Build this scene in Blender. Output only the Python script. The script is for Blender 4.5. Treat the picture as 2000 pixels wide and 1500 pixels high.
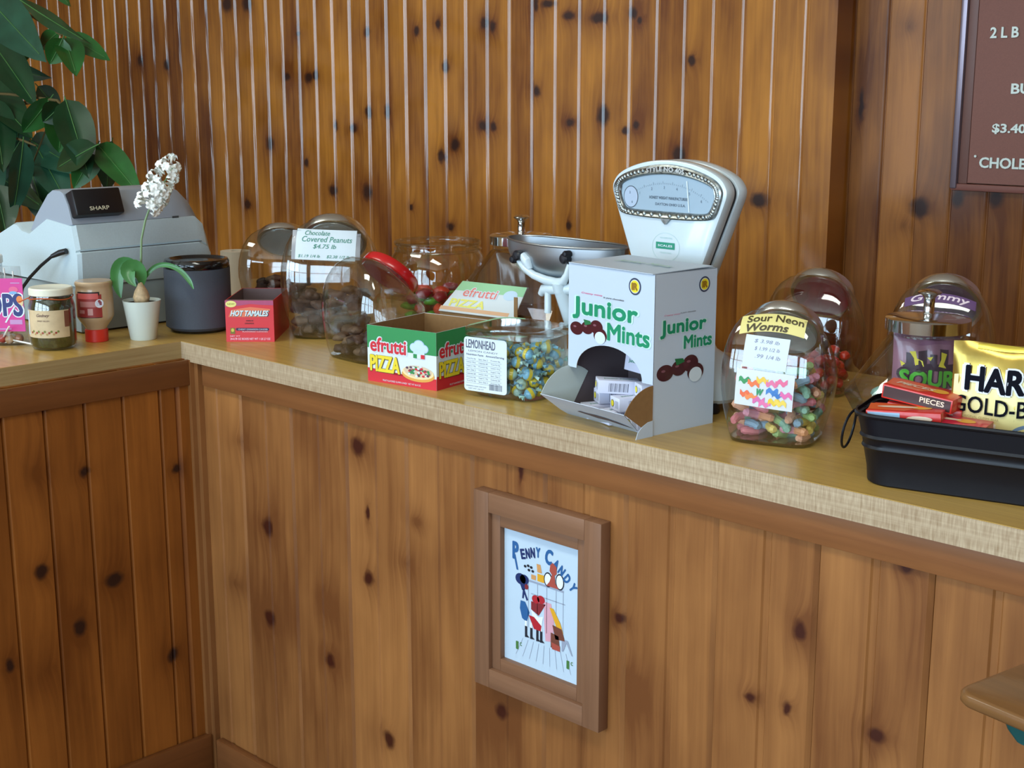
import bpy, bmesh, math, random
from mathutils import Matrix, Vector
from math import sin, cos, pi, radians
random.seed(11)
S = bpy.context.scene
for o in list(bpy.data.objects): bpy.data.objects.remove(o)

# ---------------------------------------------------------------- camera
cd = bpy.data.cameras.new('camera'); cam = bpy.data.objects.new('camera', cd)
S.collection.objects.link(cam); S.camera = cam
cam.location = (2.3456, -1.4788, 1.4398)
cam.rotation_euler = (radians(90 - 12.096), 0, radians(43.98))
cd.sensor_width = 36; cd.lens = 36 * 2676 / 2000; cd.clip_start = .05

# ---------------------------------------------------------------- colour management, world, lights
S.view_settings.view_transform = 'Standard'; S.view_settings.look = 'None'
S.view_settings.gamma = 1; S.view_settings.use_curve_mapping = False
S.view_settings.exposure = 0.0
w = bpy.data.worlds.new('world'); S.world = w; w.use_nodes = True
w.node_tree.nodes['Background'].inputs[0].default_value = (.62, .76, 1, 1)
w.node_tree.nodes['Background'].inputs[1].default_value = 1.0
WIN_P = 47
def area(name, loc, rot, sx, sy, power, col):
    l = bpy.data.lights.new(name, 'AREA'); l.shape = 'RECTANGLE'; l.size = sx; l.size_y = sy
    l.energy = power; l.color = col
    o = bpy.data.objects.new(name, l); S.collection.objects.link(o); o.location = loc; o.rotation_euler = rot
    return o
WINS = [(-2.2, -0.8), (-.6, .9), (1.1, 2.6), (2.8, 4.4)]        # window openings in the wall behind the camera
for i, (a, b) in enumerate(WINS):
    area('window_daylight', ((a + b) / 2, -4.28, 1.51), (radians(90), 0, 0), b - a, 1.6, WIN_P * (b - a), (.60, .81, 1))
for x in (-.6, 1.8):                                            # two warm ceiling fixtures
    area('ceiling_fixture_light', (x, -1.2, 2.62), (0, 0, 0), 1.3, .5, 22, (.92, .95, .86))

# ---------------------------------------------------------------- materials
MATS = {}
def lin(c):
    return tuple(((v / 255) / 12.92 if v / 255 <= .04045 else ((v / 255 + .055) / 1.055) ** 2.4) for v in c)
def mat(name, rgb, rough=.5, metal=0, coat=0, spec=.5, noise=0, nscale=30, trans=0, sss=0, coatr=.1):
    if name in MATS: return MATS[name]
    m = bpy.data.materials.new(name); m.use_nodes = True; MATS[name] = m
    nt = m.node_tree; b = nt.nodes['Principled BSDF']; c = lin(rgb)
    b.inputs['Base Color'].default_value = (*c, 1); b.inputs['Roughness'].default_value = rough
    b.inputs['Metallic'].default_value = metal; b.inputs['Coat Weight'].default_value = coat
    b.inputs['Coat Roughness'].default_value = coatr
    b.inputs['Specular IOR Level'].default_value = spec
    if noise:
        n = nt.nodes.new('ShaderNodeTexNoise'); n.inputs['Scale'].default_value = nscale; n.inputs['Detail'].default_value = 4
        tc = nt.nodes.new('ShaderNodeTexCoord'); nt.links.new(tc.outputs['Object'], n.inputs['Vector'])
        r = nt.nodes.new('ShaderNodeValToRGB'); r.color_ramp.elements[0].position = .3; r.color_ramp.elements[1].position = .7
        r.color_ramp.elements[0].color = (*[v * (1 - noise) for v in c], 1)
        r.color_ramp.elements[1].color = (*[min(1, v * (1 + noise)) for v in c], 1)
        nt.links.new(n.outputs['Fac'], r.inputs[0]); nt.links.new(r.outputs[0], b.inputs['Base Color'])
    return m
def glassy(name, tint=(.91, .925, .925), edge=(.60, .66, .63), refl=1.0, rough=.04):
    """thin clear wall of a jar: lets light straight through, mirrors by Fresnel"""
    if name in MATS: return MATS[name]
    m = bpy.data.materials.new(name); m.use_nodes = True; MATS[name] = m
    nt = m.node_tree; nt.nodes.clear(); N = nt.nodes.new; L = nt.links.new
    out = N('ShaderNodeOutputMaterial'); t = N('ShaderNodeBsdfTransparent'); g = N('ShaderNodeBsdfGlossy')
    g.inputs['Roughness'].default_value = rough; g.inputs['Color'].default_value = (refl, refl, refl, 1)
    lw = N('ShaderNodeLayerWeight'); lw.inputs['Blend'].default_value = .5
    mc = N('ShaderNodeMix'); mc.data_type = 'RGBA'
    mc.inputs[6].default_value = (*tint, 1); mc.inputs[7].default_value = (*edge, 1)
    pw = N('ShaderNodeMath'); pw.operation = 'POWER'; pw.inputs[1].default_value = 2.5
    L(lw.outputs['Facing'], pw.inputs[0]); L(pw.outputs[0], mc.inputs[0]); L(mc.outputs[2], t.inputs['Color'])
    fr = N('ShaderNodeMath'); fr.operation = 'POWER'; fr.inputs[1].default_value = 4.5; L(lw.outputs['Facing'], fr.inputs[0])
    mu = N('ShaderNodeMath'); mu.operation = 'MULTIPLY_ADD'; mu.inputs[1].default_value = .8; mu.inputs[2].default_value = .10; mu.use_clamp = True
    mx = N('ShaderNodeMixShader'); L(fr.outputs[0], mu.inputs[0]); L(mu.outputs[0], mx.inputs[0])
    L(t.outputs[0], mx.inputs[1]); L(g.outputs[0], mx.inputs[2]); L(mx.outputs[0], out.inputs[0])
    return m
def wood(name, uaxis, light, dark, pitch=.0803, off=0, knots=(), rough=.38, coat=.35, vary=.35, grain=1., vaxis='Z', knotcol=(38, 18, 14), blotch=.45, coatr=.12, fleck=0):
    if name in MATS: return MATS[name]
    m = bpy.data.materials.new(name); m.use_nodes = True; MATS[name] = m
    nt = m.node_tree; N = nt.nodes.new; L = nt.links.new; b = nt.nodes['Principled BSDF']
    tc = N('ShaderNodeTexCoord'); sp = N('ShaderNodeSeparateXYZ'); L(tc.outputs['Object'], sp.inputs[0])
    u = sp.outputs[uaxis]; v = sp.outputs[vaxis]
    def M(op, a, bb=None, c=None, clamp=False):
        n = N('ShaderNodeMath'); n.operation = op; n.use_clamp = clamp
        for i, x in enumerate((a, bb, c)):
            if x is None: continue
            if isinstance(x, (int, float)): n.inputs[i].default_value = x
            else: L(x, n.inputs[i])
        return n.outputs[0]
    bi = M('FLOOR', M('DIVIDE', M('SUBTRACT', u, off), pitch))
    wn = N('ShaderNodeTexWhiteNoise'); wn.noise_dimensions = '1D'; L(bi, wn.inputs['W'])
    rnd = wn.outputs['Value']
    # knots
    D = None
    uv = N('ShaderNodeCombineXYZ'); L(u, uv.inputs[0]); L(v, uv.inputs[1])
    wob = N('ShaderNodeTexNoise'); wob.inputs['Scale'].default_value = 45; L(uv.outputs[0], wob.inputs['Vector'])
    wv = N('ShaderNodeVectorMath'); wv.operation = 'MULTIPLY_ADD'; L(wob.outputs['Color'], wv.inputs[0])
    wv.inputs[1].default_value = (.012, .012, 0); L(uv.outputs[0], wv.inputs[2])
    Dh = None
    for (ku, kv, ru, rv) in knots:
        soft = ru < 0; ru = abs(ru)
        a = N('ShaderNodeVectorMath'); a.operation = 'MULTIPLY_ADD'; L(wv.outputs[0], a.inputs[0])
        ru *= 1.12; rv *= 1.08
        a.inputs[1].default_value = (1 / ru, 1 / rv, 0); a.inputs[2].default_value = (-(ku + .006) / ru, -(kv + .006) / rv, 0)
        l = N('ShaderNodeVectorMath'); l.operation = 'LENGTH'; L(a.outputs[0], l.inputs[0])
        if soft: Dh = l.outputs['Value'] if Dh is None else M('MINIMUM', Dh, l.outputs['Value'])
        else: D = l.outputs['Value'] if D is None else M('MINIMUM', D, l.outputs['Value'])
    if D is None: D = M('ADD', 50, 0)
    halo = M('POWER', 2.718, M('MULTIPLY', D if Dh is None else M('MINIMUM', D, M('ADD', Dh, .3)), -.7))
    # grain
    gx = M('ADD', M('MULTIPLY', M('ADD', u, M('MULTIPLY', halo, .03)), 60 * grain), M('MULTIPLY', rnd, 57.0))
    gc = N('ShaderNodeCombineXYZ'); L(gx, gc.inputs[0]); L(M('ADD', M('MULTIPLY', v, 2.0), M('MULTIPLY', rnd, 91)), gc.inputs[1]); L(bi, gc.inputs[2])
    n1 = N('ShaderNodeTexNoise'); n1.inputs['Scale'].default_value = 1; n1.inputs['Detail'].default_value = 5; n1.inputs['Roughness'].default_value = .62
    n1.inputs['Distortion'].default_value = .6; L(gc.outputs[0], n1.inputs['Vector'])
    bc = N('ShaderNodeCombineXYZ'); L(M('ADD', M('MULTIPLY', u, 9), M('MULTIPLY', rnd, 31)), bc.inputs[0]); L(M('MULTIPLY', v, 3.2), bc.inputs[1]); L(bi, bc.inputs[2])
    n2 = N('ShaderNodeTexNoise'); n2.inputs['Scale'].default_value = 1; n2.inputs['Detail'].default_value = 3; L(bc.outputs[0], n2.inputs['Vector'])
    f = M('ADD', M('MULTIPLY', M('SUBTRACT', n1.outputs['Fac'], .5), 1.1), M('ADD', M('MULTIPLY', M('SUBTRACT', n2.outputs['Fac'], .5), blotch * 3), M('MULTIPLY', M('SUBTRACT', rnd, .5), vary * 1.6)))
    f = M('ADD', f, .5)
    if fleck:                                                    # short cross-grain tick marks of the laminate
        fc = N('ShaderNodeCombineXYZ'); L(M('MULTIPLY', v, 420), fc.inputs[0]); L(M('MULTIPLY', u, 45), fc.inputs[1])
        fn_ = N('ShaderNodeTexNoise'); fn_.inputs['Scale'].default_value = 1; fn_.inputs['Detail'].default_value = 2; L(fc.outputs[0], fn_.inputs['Vector'])
        f = M('ADD', f, M('MULTIPLY', M('SUBTRACT', fn_.outputs['Fac'], .5), fleck))
    f = M('ADD', f, M('MULTIPLY', halo, .95), clamp=True)
    mx = N('ShaderNodeMix'); mx.data_type = 'RGBA'; L(f, mx.inputs[0])
    mx.inputs[6].default_value = (*lin(light), 1); mx.inputs[7].default_value = (*lin(dark), 1)
    core = N('ShaderNodeMapRange'); core.inputs[1].default_value = .55; core.inputs[2].default_value = 1.2
    core.inputs[3].default_value = .93; core.inputs[4].default_value = 0; L(D, core.inputs[0])
    mk = N('ShaderNodeMix'); mk.data_type = 'RGBA'; L(core.outputs[0], mk.inputs[0]); L(mx.outputs[2], mk.inputs[6])
    mk.inputs[7].default_value = (*lin(knotcol), 1)
    L(mk.outputs[2], b.inputs['Base Color'])
    b.inputs['Roughness'].default_value = rough; b.inputs['Coat Weight'].default_value = coat; b.inputs['Coat Roughness'].default_value = coatr
    b.inputs['Specular IOR Level'].default_value = .22
    bp = N('ShaderNodeBump'); bp.inputs['Strength'].default_value = .12; bp.inputs['Distance'].default_value = .002
    L(n1.outputs['Fac'], bp.inputs['Height']); L(bp.outputs[0], b.inputs['Normal'])
    return m

# ---------------------------------------------------------------- mesh builder
def link(o): S.collection.objects.link(o); return o
def T(x=0, y=0, z=0): return Matrix.Translation((x, y, z))
def RX(a): return Matrix.Rotation(radians(a), 4, 'X')
def RY(a): return Matrix.Rotation(radians(a), 4, 'Y')
def RZ(a): return Matrix.Rotation(radians(a), 4, 'Z')
FRONT = Matrix(((1, 0, 0, 0), (0, 0, -1, 0), (0, 1, 0, 0), (0, 0, 0, 1)))   # flat (x,y) art -> upright plane facing -y
RIGHT = Matrix(((0, 0, 1, 0), (1, 0, 0, 0), (0, 1, 0, 0), (0, 0, 0, 1)))    # flat art -> upright plane facing +x (reads along +y)
_txt = {}
def text_geo(s, bold, shear):
    k = (s, bold, shear)
    if k not in _txt:
        cu = bpy.data.curves.new('t', 'FONT'); cu.body = s; cu.offset = bold; cu.shear = shear; cu.resolution_u = 3
        ob = link(bpy.data.objects.new('t', cu)); dg = bpy.context.evaluated_depsgraph_get(); dg.update()
        me = bpy.data.meshes.new_from_object(ob.evaluated_get(dg))
        V = [(v.co.x, v.co.y) for v in me.vertices]; F = [tuple(p.vertices) for p in me.polygons]
        x0 = min(v[0] for v in V); x1 = max(v[0] for v in V); y0 = min(v[1] for v in V); y1 = max(v[1] for v in V)
        V = [((a - x0) / (x1 - x0), (b - y0) / (y1 - y0)) for a, b in V]
        _txt[k] = (V, F, (x1 - x0) / (y1 - y0))
        bpy.data.objects.remove(ob); bpy.data.curves.remove(cu); bpy.data.meshes.remove(me)
    return _txt[k]
class MB:
    def __init__(s): s.v = []; s.f = []; s.m = []; s.s = []; s.M = Matrix()
    def add(s, V, F, m, smooth=False, M=None):
        n = len(s.v); X = s.M @ M if M is not None else s.M
        s.v += [tuple(X @ Vector(v)) for v in V]; s.f += [tuple(i + n for i in f) for f in F]
        s.m += [m] * len(F); s.s += [smooth] * len(F); return s
    def box(s, x0, x1, y0, y1, z0, z1, m, bev=0, M=None, seg=2):
        if bev:
            bm = bmesh.new(); bmesh.ops.create_cube(bm, size=1)
            for v in bm.verts: v.co = ((x0 + x1) / 2 + v.co.x * (x1 - x0), (y0 + y1) / 2 + v.co.y * (y1 - y0), (z0 + z1) / 2 + v.co.z * (z1 - z0))
            bmesh.ops.bevel(bm, geom=list(bm.edges), offset=bev, segments=seg, affect='EDGES', profile=.5)
            bm.verts.index_update()
            s.add([v.co[:] for v in bm.verts], [[v.index for v in f.verts] for f in bm.faces], m, True, M); bm.free(); return s
        V = [(x, y, z) for z in (z0, z1) for y in (y0, y1) for x in (x0, x1)]
        return s.add(V, [(0, 2, 3, 1), (4, 5, 7, 6), (0, 1, 5, 4), (2, 6, 7, 3), (0, 4, 6, 2), (1, 3, 7, 5)], m, False, M)
    def lathe(s, P, m, seg=32, M=None, smooth=True, close=True):
        V = []; F = []
        for r, z in P:
            V += [(r * cos(2 * pi * i / seg), r * sin(2 * pi * i / seg), z) for i in range(seg)]
        for j in range(len(P) - 1):
            for i in range(seg):
                k = (i + 1) % seg; F.append((j * seg + i, j * seg + k, (j + 1) * seg + k, (j + 1) * seg + i))
        if close:
            if P[0][0] > 1e-5: F.append(tuple(range(seg))[::-1])
            if P[-1][0] > 1e-5: F.append(tuple((len(P) - 1) * seg + i for i in range(seg)))
        return s.add(V, F, m, smooth, M)
    def tube(s, P, r, m, seg=8, M=None, caps=True, flat=1.0):
        P = [Vector(p) for p in P]; V = []; F = []; n = len(P); R = r if isinstance(r, (list, tuple)) else [r] * n
        d0 = (P[1] - P[0]).normalized(); a = d0.orthogonal().normalized()
        for i in range(n):
            d = (P[min(i + 1, n - 1)] - P[max(i - 1, 0)]).normalized(); a = (a - d * a.dot(d)).normalized(); b = d.cross(a)
            V += [tuple(P[i] + (a * cos(2 * pi * k / seg) + b * sin(2 * pi * k / seg) * flat) * R[i]) for k in range(seg)]
        for j in range(n - 1):
            for i in range(seg):
                k = (i + 1) % seg; F.append((j * seg + i, j * seg + k, (j + 1) * seg + k, (j + 1) * seg + i))
        if caps: F += [tuple(range(seg))[::-1], tuple((n - 1) * seg + i for i in range(seg))]
        return s.add(V, F, m, True, M)
    def prism(s, O, z0, z1, m, M=None, smooth=False):
        n = len(O); V = [(x, y, z0) for x, y in O] + [(x, y, z1) for x, y in O]
        F = [tuple(range(n))[::-1], tuple(range(n, 2 * n))] + [(i, (i + 1) % n, n + (i + 1) % n, n + i) for i in range(n)]
        return s.add(V, F, m, smooth, M)
    def loft(s, rings, m, M=None, smooth=True, caps=(True, True), closed=True):
        n = len(rings[0]); V = [p for r in rings for p in r]; F = []
        for j in range(len(rings) - 1):
            for i in range(n if closed else n - 1):
                k = (i + 1) % n; F.append((j * n + i, j * n + k, (j + 1) * n + k, (j + 1) * n + i))
        if caps[0]: F.append(tuple(range(n))[::-1])
        if caps[1]: F.append(tuple((len(rings) - 1) * n + i for i in range(n)))
        return s.add(V, F, m, smooth, M)
    def poly(s, O, m, M=None): return s.add([(x, y, 0) for x, y in O], [tuple(range(len(O)))], m, False, M)
    def rect(s, x0, x1, y0, y1, m, M=None): return s.poly([(x0, y0), (x1, y0), (x1, y1), (x0, y1)], m, M)
    def ell(s, cx, cy, rx, ry, m, M=None, n=28): return s.poly([(cx + rx * cos(2 * pi * i / n), cy + ry * sin(2 * pi * i / n)) for i in range(n)], m, M)
    def text(s, t, cx, cy, h, m, M=None, w=None, bold=0, shear=0, fn=None, lift=0):
        V, F, asp = text_geo(t, 0, shear); w = w or h * asp
        r = bold * h * 1.1; K = 8 if bold > .03 else 4                # heavier strokes: the glyphs repeated round a small circle
        for k in range(K if bold else 1):
            ox, oy = (r * cos(2 * pi * (k + .5) / K), r * sin(2 * pi * (k + .5) / K)) if bold else (0, 0)
            P = [(cx + ox + (x - .5) * (w - 2 * r), cy + oy + (y - .5) * (h - 2 * r)) for x, y in V]
            if fn: P = [(q[0], q[1] - k * 2e-5, q[2] if len(q) > 2 else 0) if fn(0, 0)[1] != 0 or len(q) < 3 or abs(q[2]) > 1e-6 else (q[0], q[1], q[2] + k * 2e-5) for q in (fn(x, y) for x, y in P)]
            else: P = [(x, y, lift + k * 2e-5) for x, y in P]
            s.add(P, F, m, False, M)
        return s
    def grid(s, fn, nx, ny, m, M=None, smooth=True):
        V = [fn(i / nx, j / ny) for j in range(ny + 1) for i in range(nx + 1)]
        F = [(j * (nx + 1) + i, j * (nx + 1) + i + 1, (j + 1) * (nx + 1) + i + 1, (j + 1) * (nx + 1) + i) for j in range(ny) for i in range(nx)]
        return s.add(V, F, m, smooth, M)
    def build(s, name, parent=None, label=None, angle=38, loc=None):
        me = bpy.data.meshes.new(name); me.from_pydata(s.v, [], s.f)
        ms = []
        for x in s.m:
            if x not in ms: ms.append(x)
        for x in ms: me.materials.append(x)
        for p, x, sm in zip(me.polygons, s.m, s.s): p.material_index = ms.index(x); p.use_smooth = sm
        if any(s.s): me.set_sharp_from_angle(angle=radians(angle))
        me.update(); o = link(bpy.data.objects.new(name, me))
        if parent: o.parent = parent
        if loc: o.location = loc
        if label: o['label'] = label
        return o
def tag(o, label, cat, group=None, kind=None):
    o['label'] = label; o['category'] = cat
    if group: o['group'] = group
    if kind: o['kind'] = kind
    return o
def thing(name, label, cat, loc, rz=0, group=None):
    o = link(bpy.data.objects.new(name, None)); o.empty_display_size = .05; o.location = loc; o.rotation_euler = (0, 0, radians(rz))
    return tag(o, label, cat, group)
def struct(o): o['kind'] = 'structure'; return o
def dup(o, M, **kw):
    c = link(o.copy()); c.parent = None; c.matrix_world = M
    for ch in o.children:
        d = link(ch.copy()); d.parent = c
    for k, v in kw.items(): c[k] = v
    return c
def rrect(x0, x1, y0, y1, r, n=5):
    o = []
    for cx, cy, a in ((x1 - r, y0 + r, -90), (x1 - r, y1 - r, 0), (x0 + r, y1 - r, 90), (x0 + r, y0 + r, 180)):
        o += [(cx + r * cos(radians(a + 90 * i / n)), cy + r * sin(radians(a + 90 * i / n))) for i in range(n + 1)]
    return o
ZC = .95                                                        # counter top height
# measured positions: plant leaves (base, tip, width), stems and the knots of the pine boards (u, v, ru, rv)
LEAVES= [(-1.139, 0.403, 1.576, -1.165, 0.376, 1.506, 0.062), (-1.175, 0.427, 1.578, -1.063, 0.396, 1.489, 0.069), (-1.245, 0.473, 1.585, -1.029, 0.469, 1.526, 0.051), (-1.278, 0.362, 1.679, -0.878, 0.32, 1.555, 0.036), (-1.577, 0.407, 1.709, -1.255, 0.395, 1.531, 0.118), (-1.996, 0.539, 1.523, -1.504, 0.516, 1.484, 0.075), (-1.87, 0.511, 1.681, -1.609, 0.487, 1.554, 0.11), (-1.799, 0.475, 1.466, -1.482, 0.468, 1.316, 0.103), (-1.358, 0.474, 1.421, -1.456, 0.431, 1.317, 0.073), (-1.24, 0.454, 1.415, -1.075, 0.417, 1.226, 0.094), (-1.299, 0.481, 1.407, -1.343, 0.478, 1.264, 0.087), (-1.159, 0.496, 1.293, -0.914, 0.467, 1.186, 0.071), (-1.426, 0.414, 1.299, -1.505, 0.413, 1.075, 0.064), (-1.551, 0.516, 1.279, -1.339, 0.492, 1.125, 0.092), (-1.592, 0.489, 1.293, -1.706, 0.445, 1.154, 0.079), (-1.145, 0.489, 1.293, -1.21, 0.442, 1.167, 0.065), (-1.048, 0.431, 1.295, -1.228, 0.391, 1.228, 0.069), (-1.649, 0.44, 1.421, -1.514, 0.393, 1.21, 0.091), (-1.598, 0.518, 1.209, -1.512, 0.513, 1.038, 0.077), (-1.56, 0.384, 1.171, -1.481, 0.374, 1.035, 0.09), (-1.615, 0.534, 1.292, -1.309, 0.512, 1.22, 0.087), (-1.283, 0.473, 1.6, -1.384, 0.458, 1.554, 0.043), (-1.631, 0.451, 1.568, -1.39, 0.432, 1.421, 0.09), (-1.716, 0.423, 1.315, -1.574, 0.394, 1.11, 0.092), (-1.285, 0.465, 1.4, -1.309, 0.42, 1.351, 0.072), (-1.925, 0.483, 1.246, -1.451, 0.436, 1.122, 0.097), (-1.36, 0.514, 1.725, -1.218, 0.465, 1.673, 0.032)]
STEMS= [[(-1.804, 0.47, 1.752), (-1.553, 0.47, 1.689), (-1.268, 0.47, 1.588)], [(-1.863, 0.47, 1.435), (-1.595, 0.47, 1.428), (-1.316, 0.47, 1.412), (-1.112, 0.47, 1.294)], [(-1.913, 0.47, 1.357), (-1.68, 0.47, 1.312), (-1.537, 0.47, 1.295), (-1.461, 0.47, 1.282)], [(-1.316, 0.47, 1.412), (-1.503, 0.47, 1.214)], [(-1.68, 0.47, 1.312), (-1.74, 0.47, 1.159)]]
K_WALL= [(-0.4212, 1.5028, 0.0141, 0.0175), (-0.388, 1.295, 0.0161, 0.0192), (-0.4414, 1.2631, 0.0144, 0.0167), (-0.7602, 1.1495, 0.0185, 0.0239), (-1.2264, 1.2778, 0.0187, 0.0207), (-1.0192, 1.4769, 0.0198, 0.015), (-0.7466, 1.6032, 0.0112, 0.0141), (-0.6646, 1.381, 0.0132, 0.02), (-0.7476, 1.3801, 0.0136, 0.0174), (-0.5363, 1.6, 0.0104, 0.0136), (-0.4497, 1.6148, 0.0101, 0.012), (-0.2735, 1.6118, 0.0132, 0.0155), (-0.2415, 1.6017, 0.0112, 0.0155), (-0.0908, 1.6519, 0.0106, 0.0174), (-0.0471, 1.6501, 0.0207, 0.0099), (0.0215, 1.6204, 0.0185, 0.011), (0.1209, 1.6109, 0.0258, 0.012), (0.2254, 1.6189, 0.0124, 0.0152), (0.246, 1.6006, 0.0077, 0.0094), (0.3998, 1.5068, 0.0102, 0.0126), (0.5975, 1.1987, 0.0217, 0.016), (0.0295, 1.3603, 0.0136, 0.0101), (0.1379, 1.3804, 0.0195, 0.0246), (0.2409, 1.3575, 0.0094, 0.0109), (0.208, 1.3448, 0.0095, 0.0097), (-0.2811, 1.3475, 0.0154, 0.0134), (-0.2409, 1.3455, 0.0114, 0.012), (-1.4268, 1.7075, 0.0279, 0.0251), (-1.3195, 1.7031, 0.0243, 0.0216), (-1.7937, 1.5241, 0.0157, 0.0169), (-1.9598, 1.5417, 0.0165, 0.0173), (-1.0647, 1.6078, 0.01, 0.0075), (-0.9893, 1.4827, 0.0147, 0.0134), (0.3698, 1.2925, 0.0179, 0.0189), (-0.8988, 1.3385, 0.0096, 0.0179), (-0.8162, 1.3325, 0.0163, 0.0133), (-0.7454, 1.3773, 0.0136, 0.0174), (-1.0447, 1.2239, 0.0101, 0.0124), (-0.4074, 1.0716, 0.0144, 0.0113), (-0.0863, 1.4379, 0.0124, 0.0153), (-1.3603, 1.0787, 0.0169, 0.0166), (-1.1277, 1.4807, 0.0154, 0.0122), (-0.9193, 1.1462, 0.0171, 0.0153), (0.0271, 1.1047, 0.0087, 0.0117), (-0.5688, 1.1158, 0.0087, 0.0087)]
K_RIGHT= [(0.9531, 1.1988, 0.0209, 0.0214), (1.035, 1.2214, 0.0134, 0.0189), (1.1171, 1.2257, 0.015, 0.0185), (0.9028, 1.5705, -0.0208, 0.0227), (0.802, 1.4088, 0.0061, 0.0324), (0.918, 1.1589, -0.0236, 0.0217)]
K_MAIN= [(0.5203, 0.8233, 0.0172, 0.017), (0.5413, 0.5831, 0.0132, 0.0137), (0.5428, 0.7062, 0.0043, 0.0134), (0.9191, 0.8611, 0.0045, 0.0233), (0.2407, 0.6113, 0.0155, 0.018), (0.2355, 0.4222, 0.0159, 0.0175), (0.1621, 0.7694, -0.0245, 0.0168), (0.1226, 0.4655, -0.0223, 0.0156), (1.431, 0.7365, 0.0097, 0.0143), (1.4168, 0.6195, 0.0067, 0.0103), (1.358, 0.6185, 0.0079, 0.0068), (1.5775, 0.8639, 0.0084, 0.0092), (1.5512, 0.627, 0.0121, 0.0098), (1.1541, 0.5617, -0.0142, 0.018), (0.6419, 0.6369, -0.0192, 0.0208), (0.4206, 0.502, -0.0222, 0.0267), (1.1222, 0.6682, 0.0092, 0.0073), (0.6741, 0.7185, -0.0133, 0.0092), (0.4232, 0.3903, 0.0129, 0.0147), (0.5884, 0.286, 0.015, 0.0163), (0.8753, 0.4363, 0.0124, 0.0128), (1.4955, 0.9223, 0.0044, 0.0054)]
K_LEFT= [(-0.2366, 0.7326, 0.0107, 0.011), (-0.3374, 0.5571, 0.0125, 0.0139), (-0.1894, 0.5037, 0.0182, 0.0146), (-0.2683, 0.4266, 0.0121, 0.0175), (-0.0696, 0.308, 0.0112, 0.0143), (-0.3098, 0.8753, 0.0121, 0.0134), (-0.183, 0.8993, 0.0173, 0.0138), (-0.0378, 0.6985, 0.0108, 0.0095), (-0.3422, 0.3614, -0.028, 0.0409), (-0.3298, 0.7476, -0.0266, 0.0252), (-0.4131, 0.3943, 0.0082, 0.014)]

# ---------------------------------------------------------------- common materials
WHITE = mat('white_paper', (212, 224, 230), .6)
BLACK = mat('black_ink', (22, 22, 26), .5)
CHROME = mat('chrome', (205, 208, 210), .12, 1)
STEEL = mat('brushed_steel', (160, 165, 168), .3, 1)
GLASS = glassy('clear_glass')
RED = mat('red_print', (205, 40, 48), .45)
BLACKP = mat('black_plastic', (14, 15, 20), .4)

# ================================================================ SETTING
OFFW = -1.5436 - .0803 * 20
wallm = wood('varnished_pine_wall', 'X', (190, 124, 46), (110, 58, 18), .0803, OFFW, K_WALL, vary=.42, blotch=.6, coat=.9, rough=.45, coatr=.1)
rightm = wood('varnished_pine_right_wall', 'X', (166, 106, 46), (92, 48, 16), .0803, .9385 - .0803 * 5, K_RIGHT, vary=.4, blotch=.55, coat=.12, rough=.5)
def beadwall(x0, x1, y, z0, z1, m, off, pitch=.0803, gw=.0095, gd=.0055, thick=.03):
    """vertical tongue and groove boarding facing -y; every joint a wide rounded V"""
    P = [(x0, y)]; k = math.ceil((x0 + gw - off) / pitch)
    while off + k * pitch < x1 - gw:
        c = off + k * pitch
        P += [(c - gw, y), (c - gw * .68, y + gd * .28), (c - gw * .38, y + gd * .62), (c - gw * .16, y + gd), (c + gw * .1, y + gd), (c + gw * .55, y)]
        k += 1
    P.append((x1, y))
    b = MB(); n = len(P)
    V = [(a, q, z0) for a, q in P] + [(a, q, z1) for a, q in P]
    b.add(V, [(i, i + 1, n + i + 1, n + i) for i in range(n - 1)], m, True)
    b.box(x0, x1, y + .012, y + thick, z0, z1, m)
    b.add([(x1, y, z0), (x1, y + .012, z0), (x1, y + .012, z1), (x1, y, z1)], [(0, 1, 2, 3)], m)
    return b
XB = .776
b = beadwall(-3.0, XB, 1.13, 0, 2.7, wallm, OFFW, thick=.12)
struct(b.build('wall_back', angle=24))
b = beadwall(XB - .02, 4.6, 1.2, 0, 2.7, rightm, .9385, gd=.004, gw=.0075, thick=.05)
struct(b.build('wall_back_right', angle=24))
plaster = mat('cream_plaster', (222, 208, 184), .8, noise=.04)
struct(MB().box(-3.05, 4.65, -4.3, 1.25, -.06, 0, mat('brown_floor_tile', (120, 88, 62), .5, noise=.2, nscale=6)).build('floor'))
struct(MB().box(-3.05, 4.65, -4.3, 1.25, 2.7, 2.76, mat('ceiling_paint', (226, 216, 196), .8)).build('ceiling'))
leftw = wood('varnished_pine_side_wall', 'Y', (180, 112, 50), (100, 52, 20), .0803, 0, (), vary=.3)
struct(MB().box(-3.08, -3.0, -4.3, 1.13, 0, 2.7, leftw).build('wall_left'))
struct(MB().box(4.6, 4.68, -4.3, 1.2, 0, 2.7, leftw).build('wall_right'))
b = MB(); xs = [-3.0] + [v for p in WINS for v in p] + [4.6]
for i in range(0, len(xs), 2): b.box(xs[i], xs[i + 1], -4.3, -4.22, 0, 2.7, plaster)
for a, c in WINS: b.box(a, c, -4.3, -4.22, 0, .70, plaster).box(a, c, -4.3, -4.22, 2.33, 2.7, plaster)
struct(b.build('wall_front'))
for i, (a, c) in enumerate(WINS):
    b = MB(); fm = mat('white_window_frame', (225, 225, 220), .5)
    for x in (a, (a + c) / 2 - .02, c - .04): b.box(x, x + .04, -4.26, -4.22, .70, 2.33, fm)
    for z in (.70, 1.5, 2.29): b.box(a, c, -4.26, -4.22, z, z + .04, fm)
    struct(b.build('window_%d' % (i + 1)))
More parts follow.
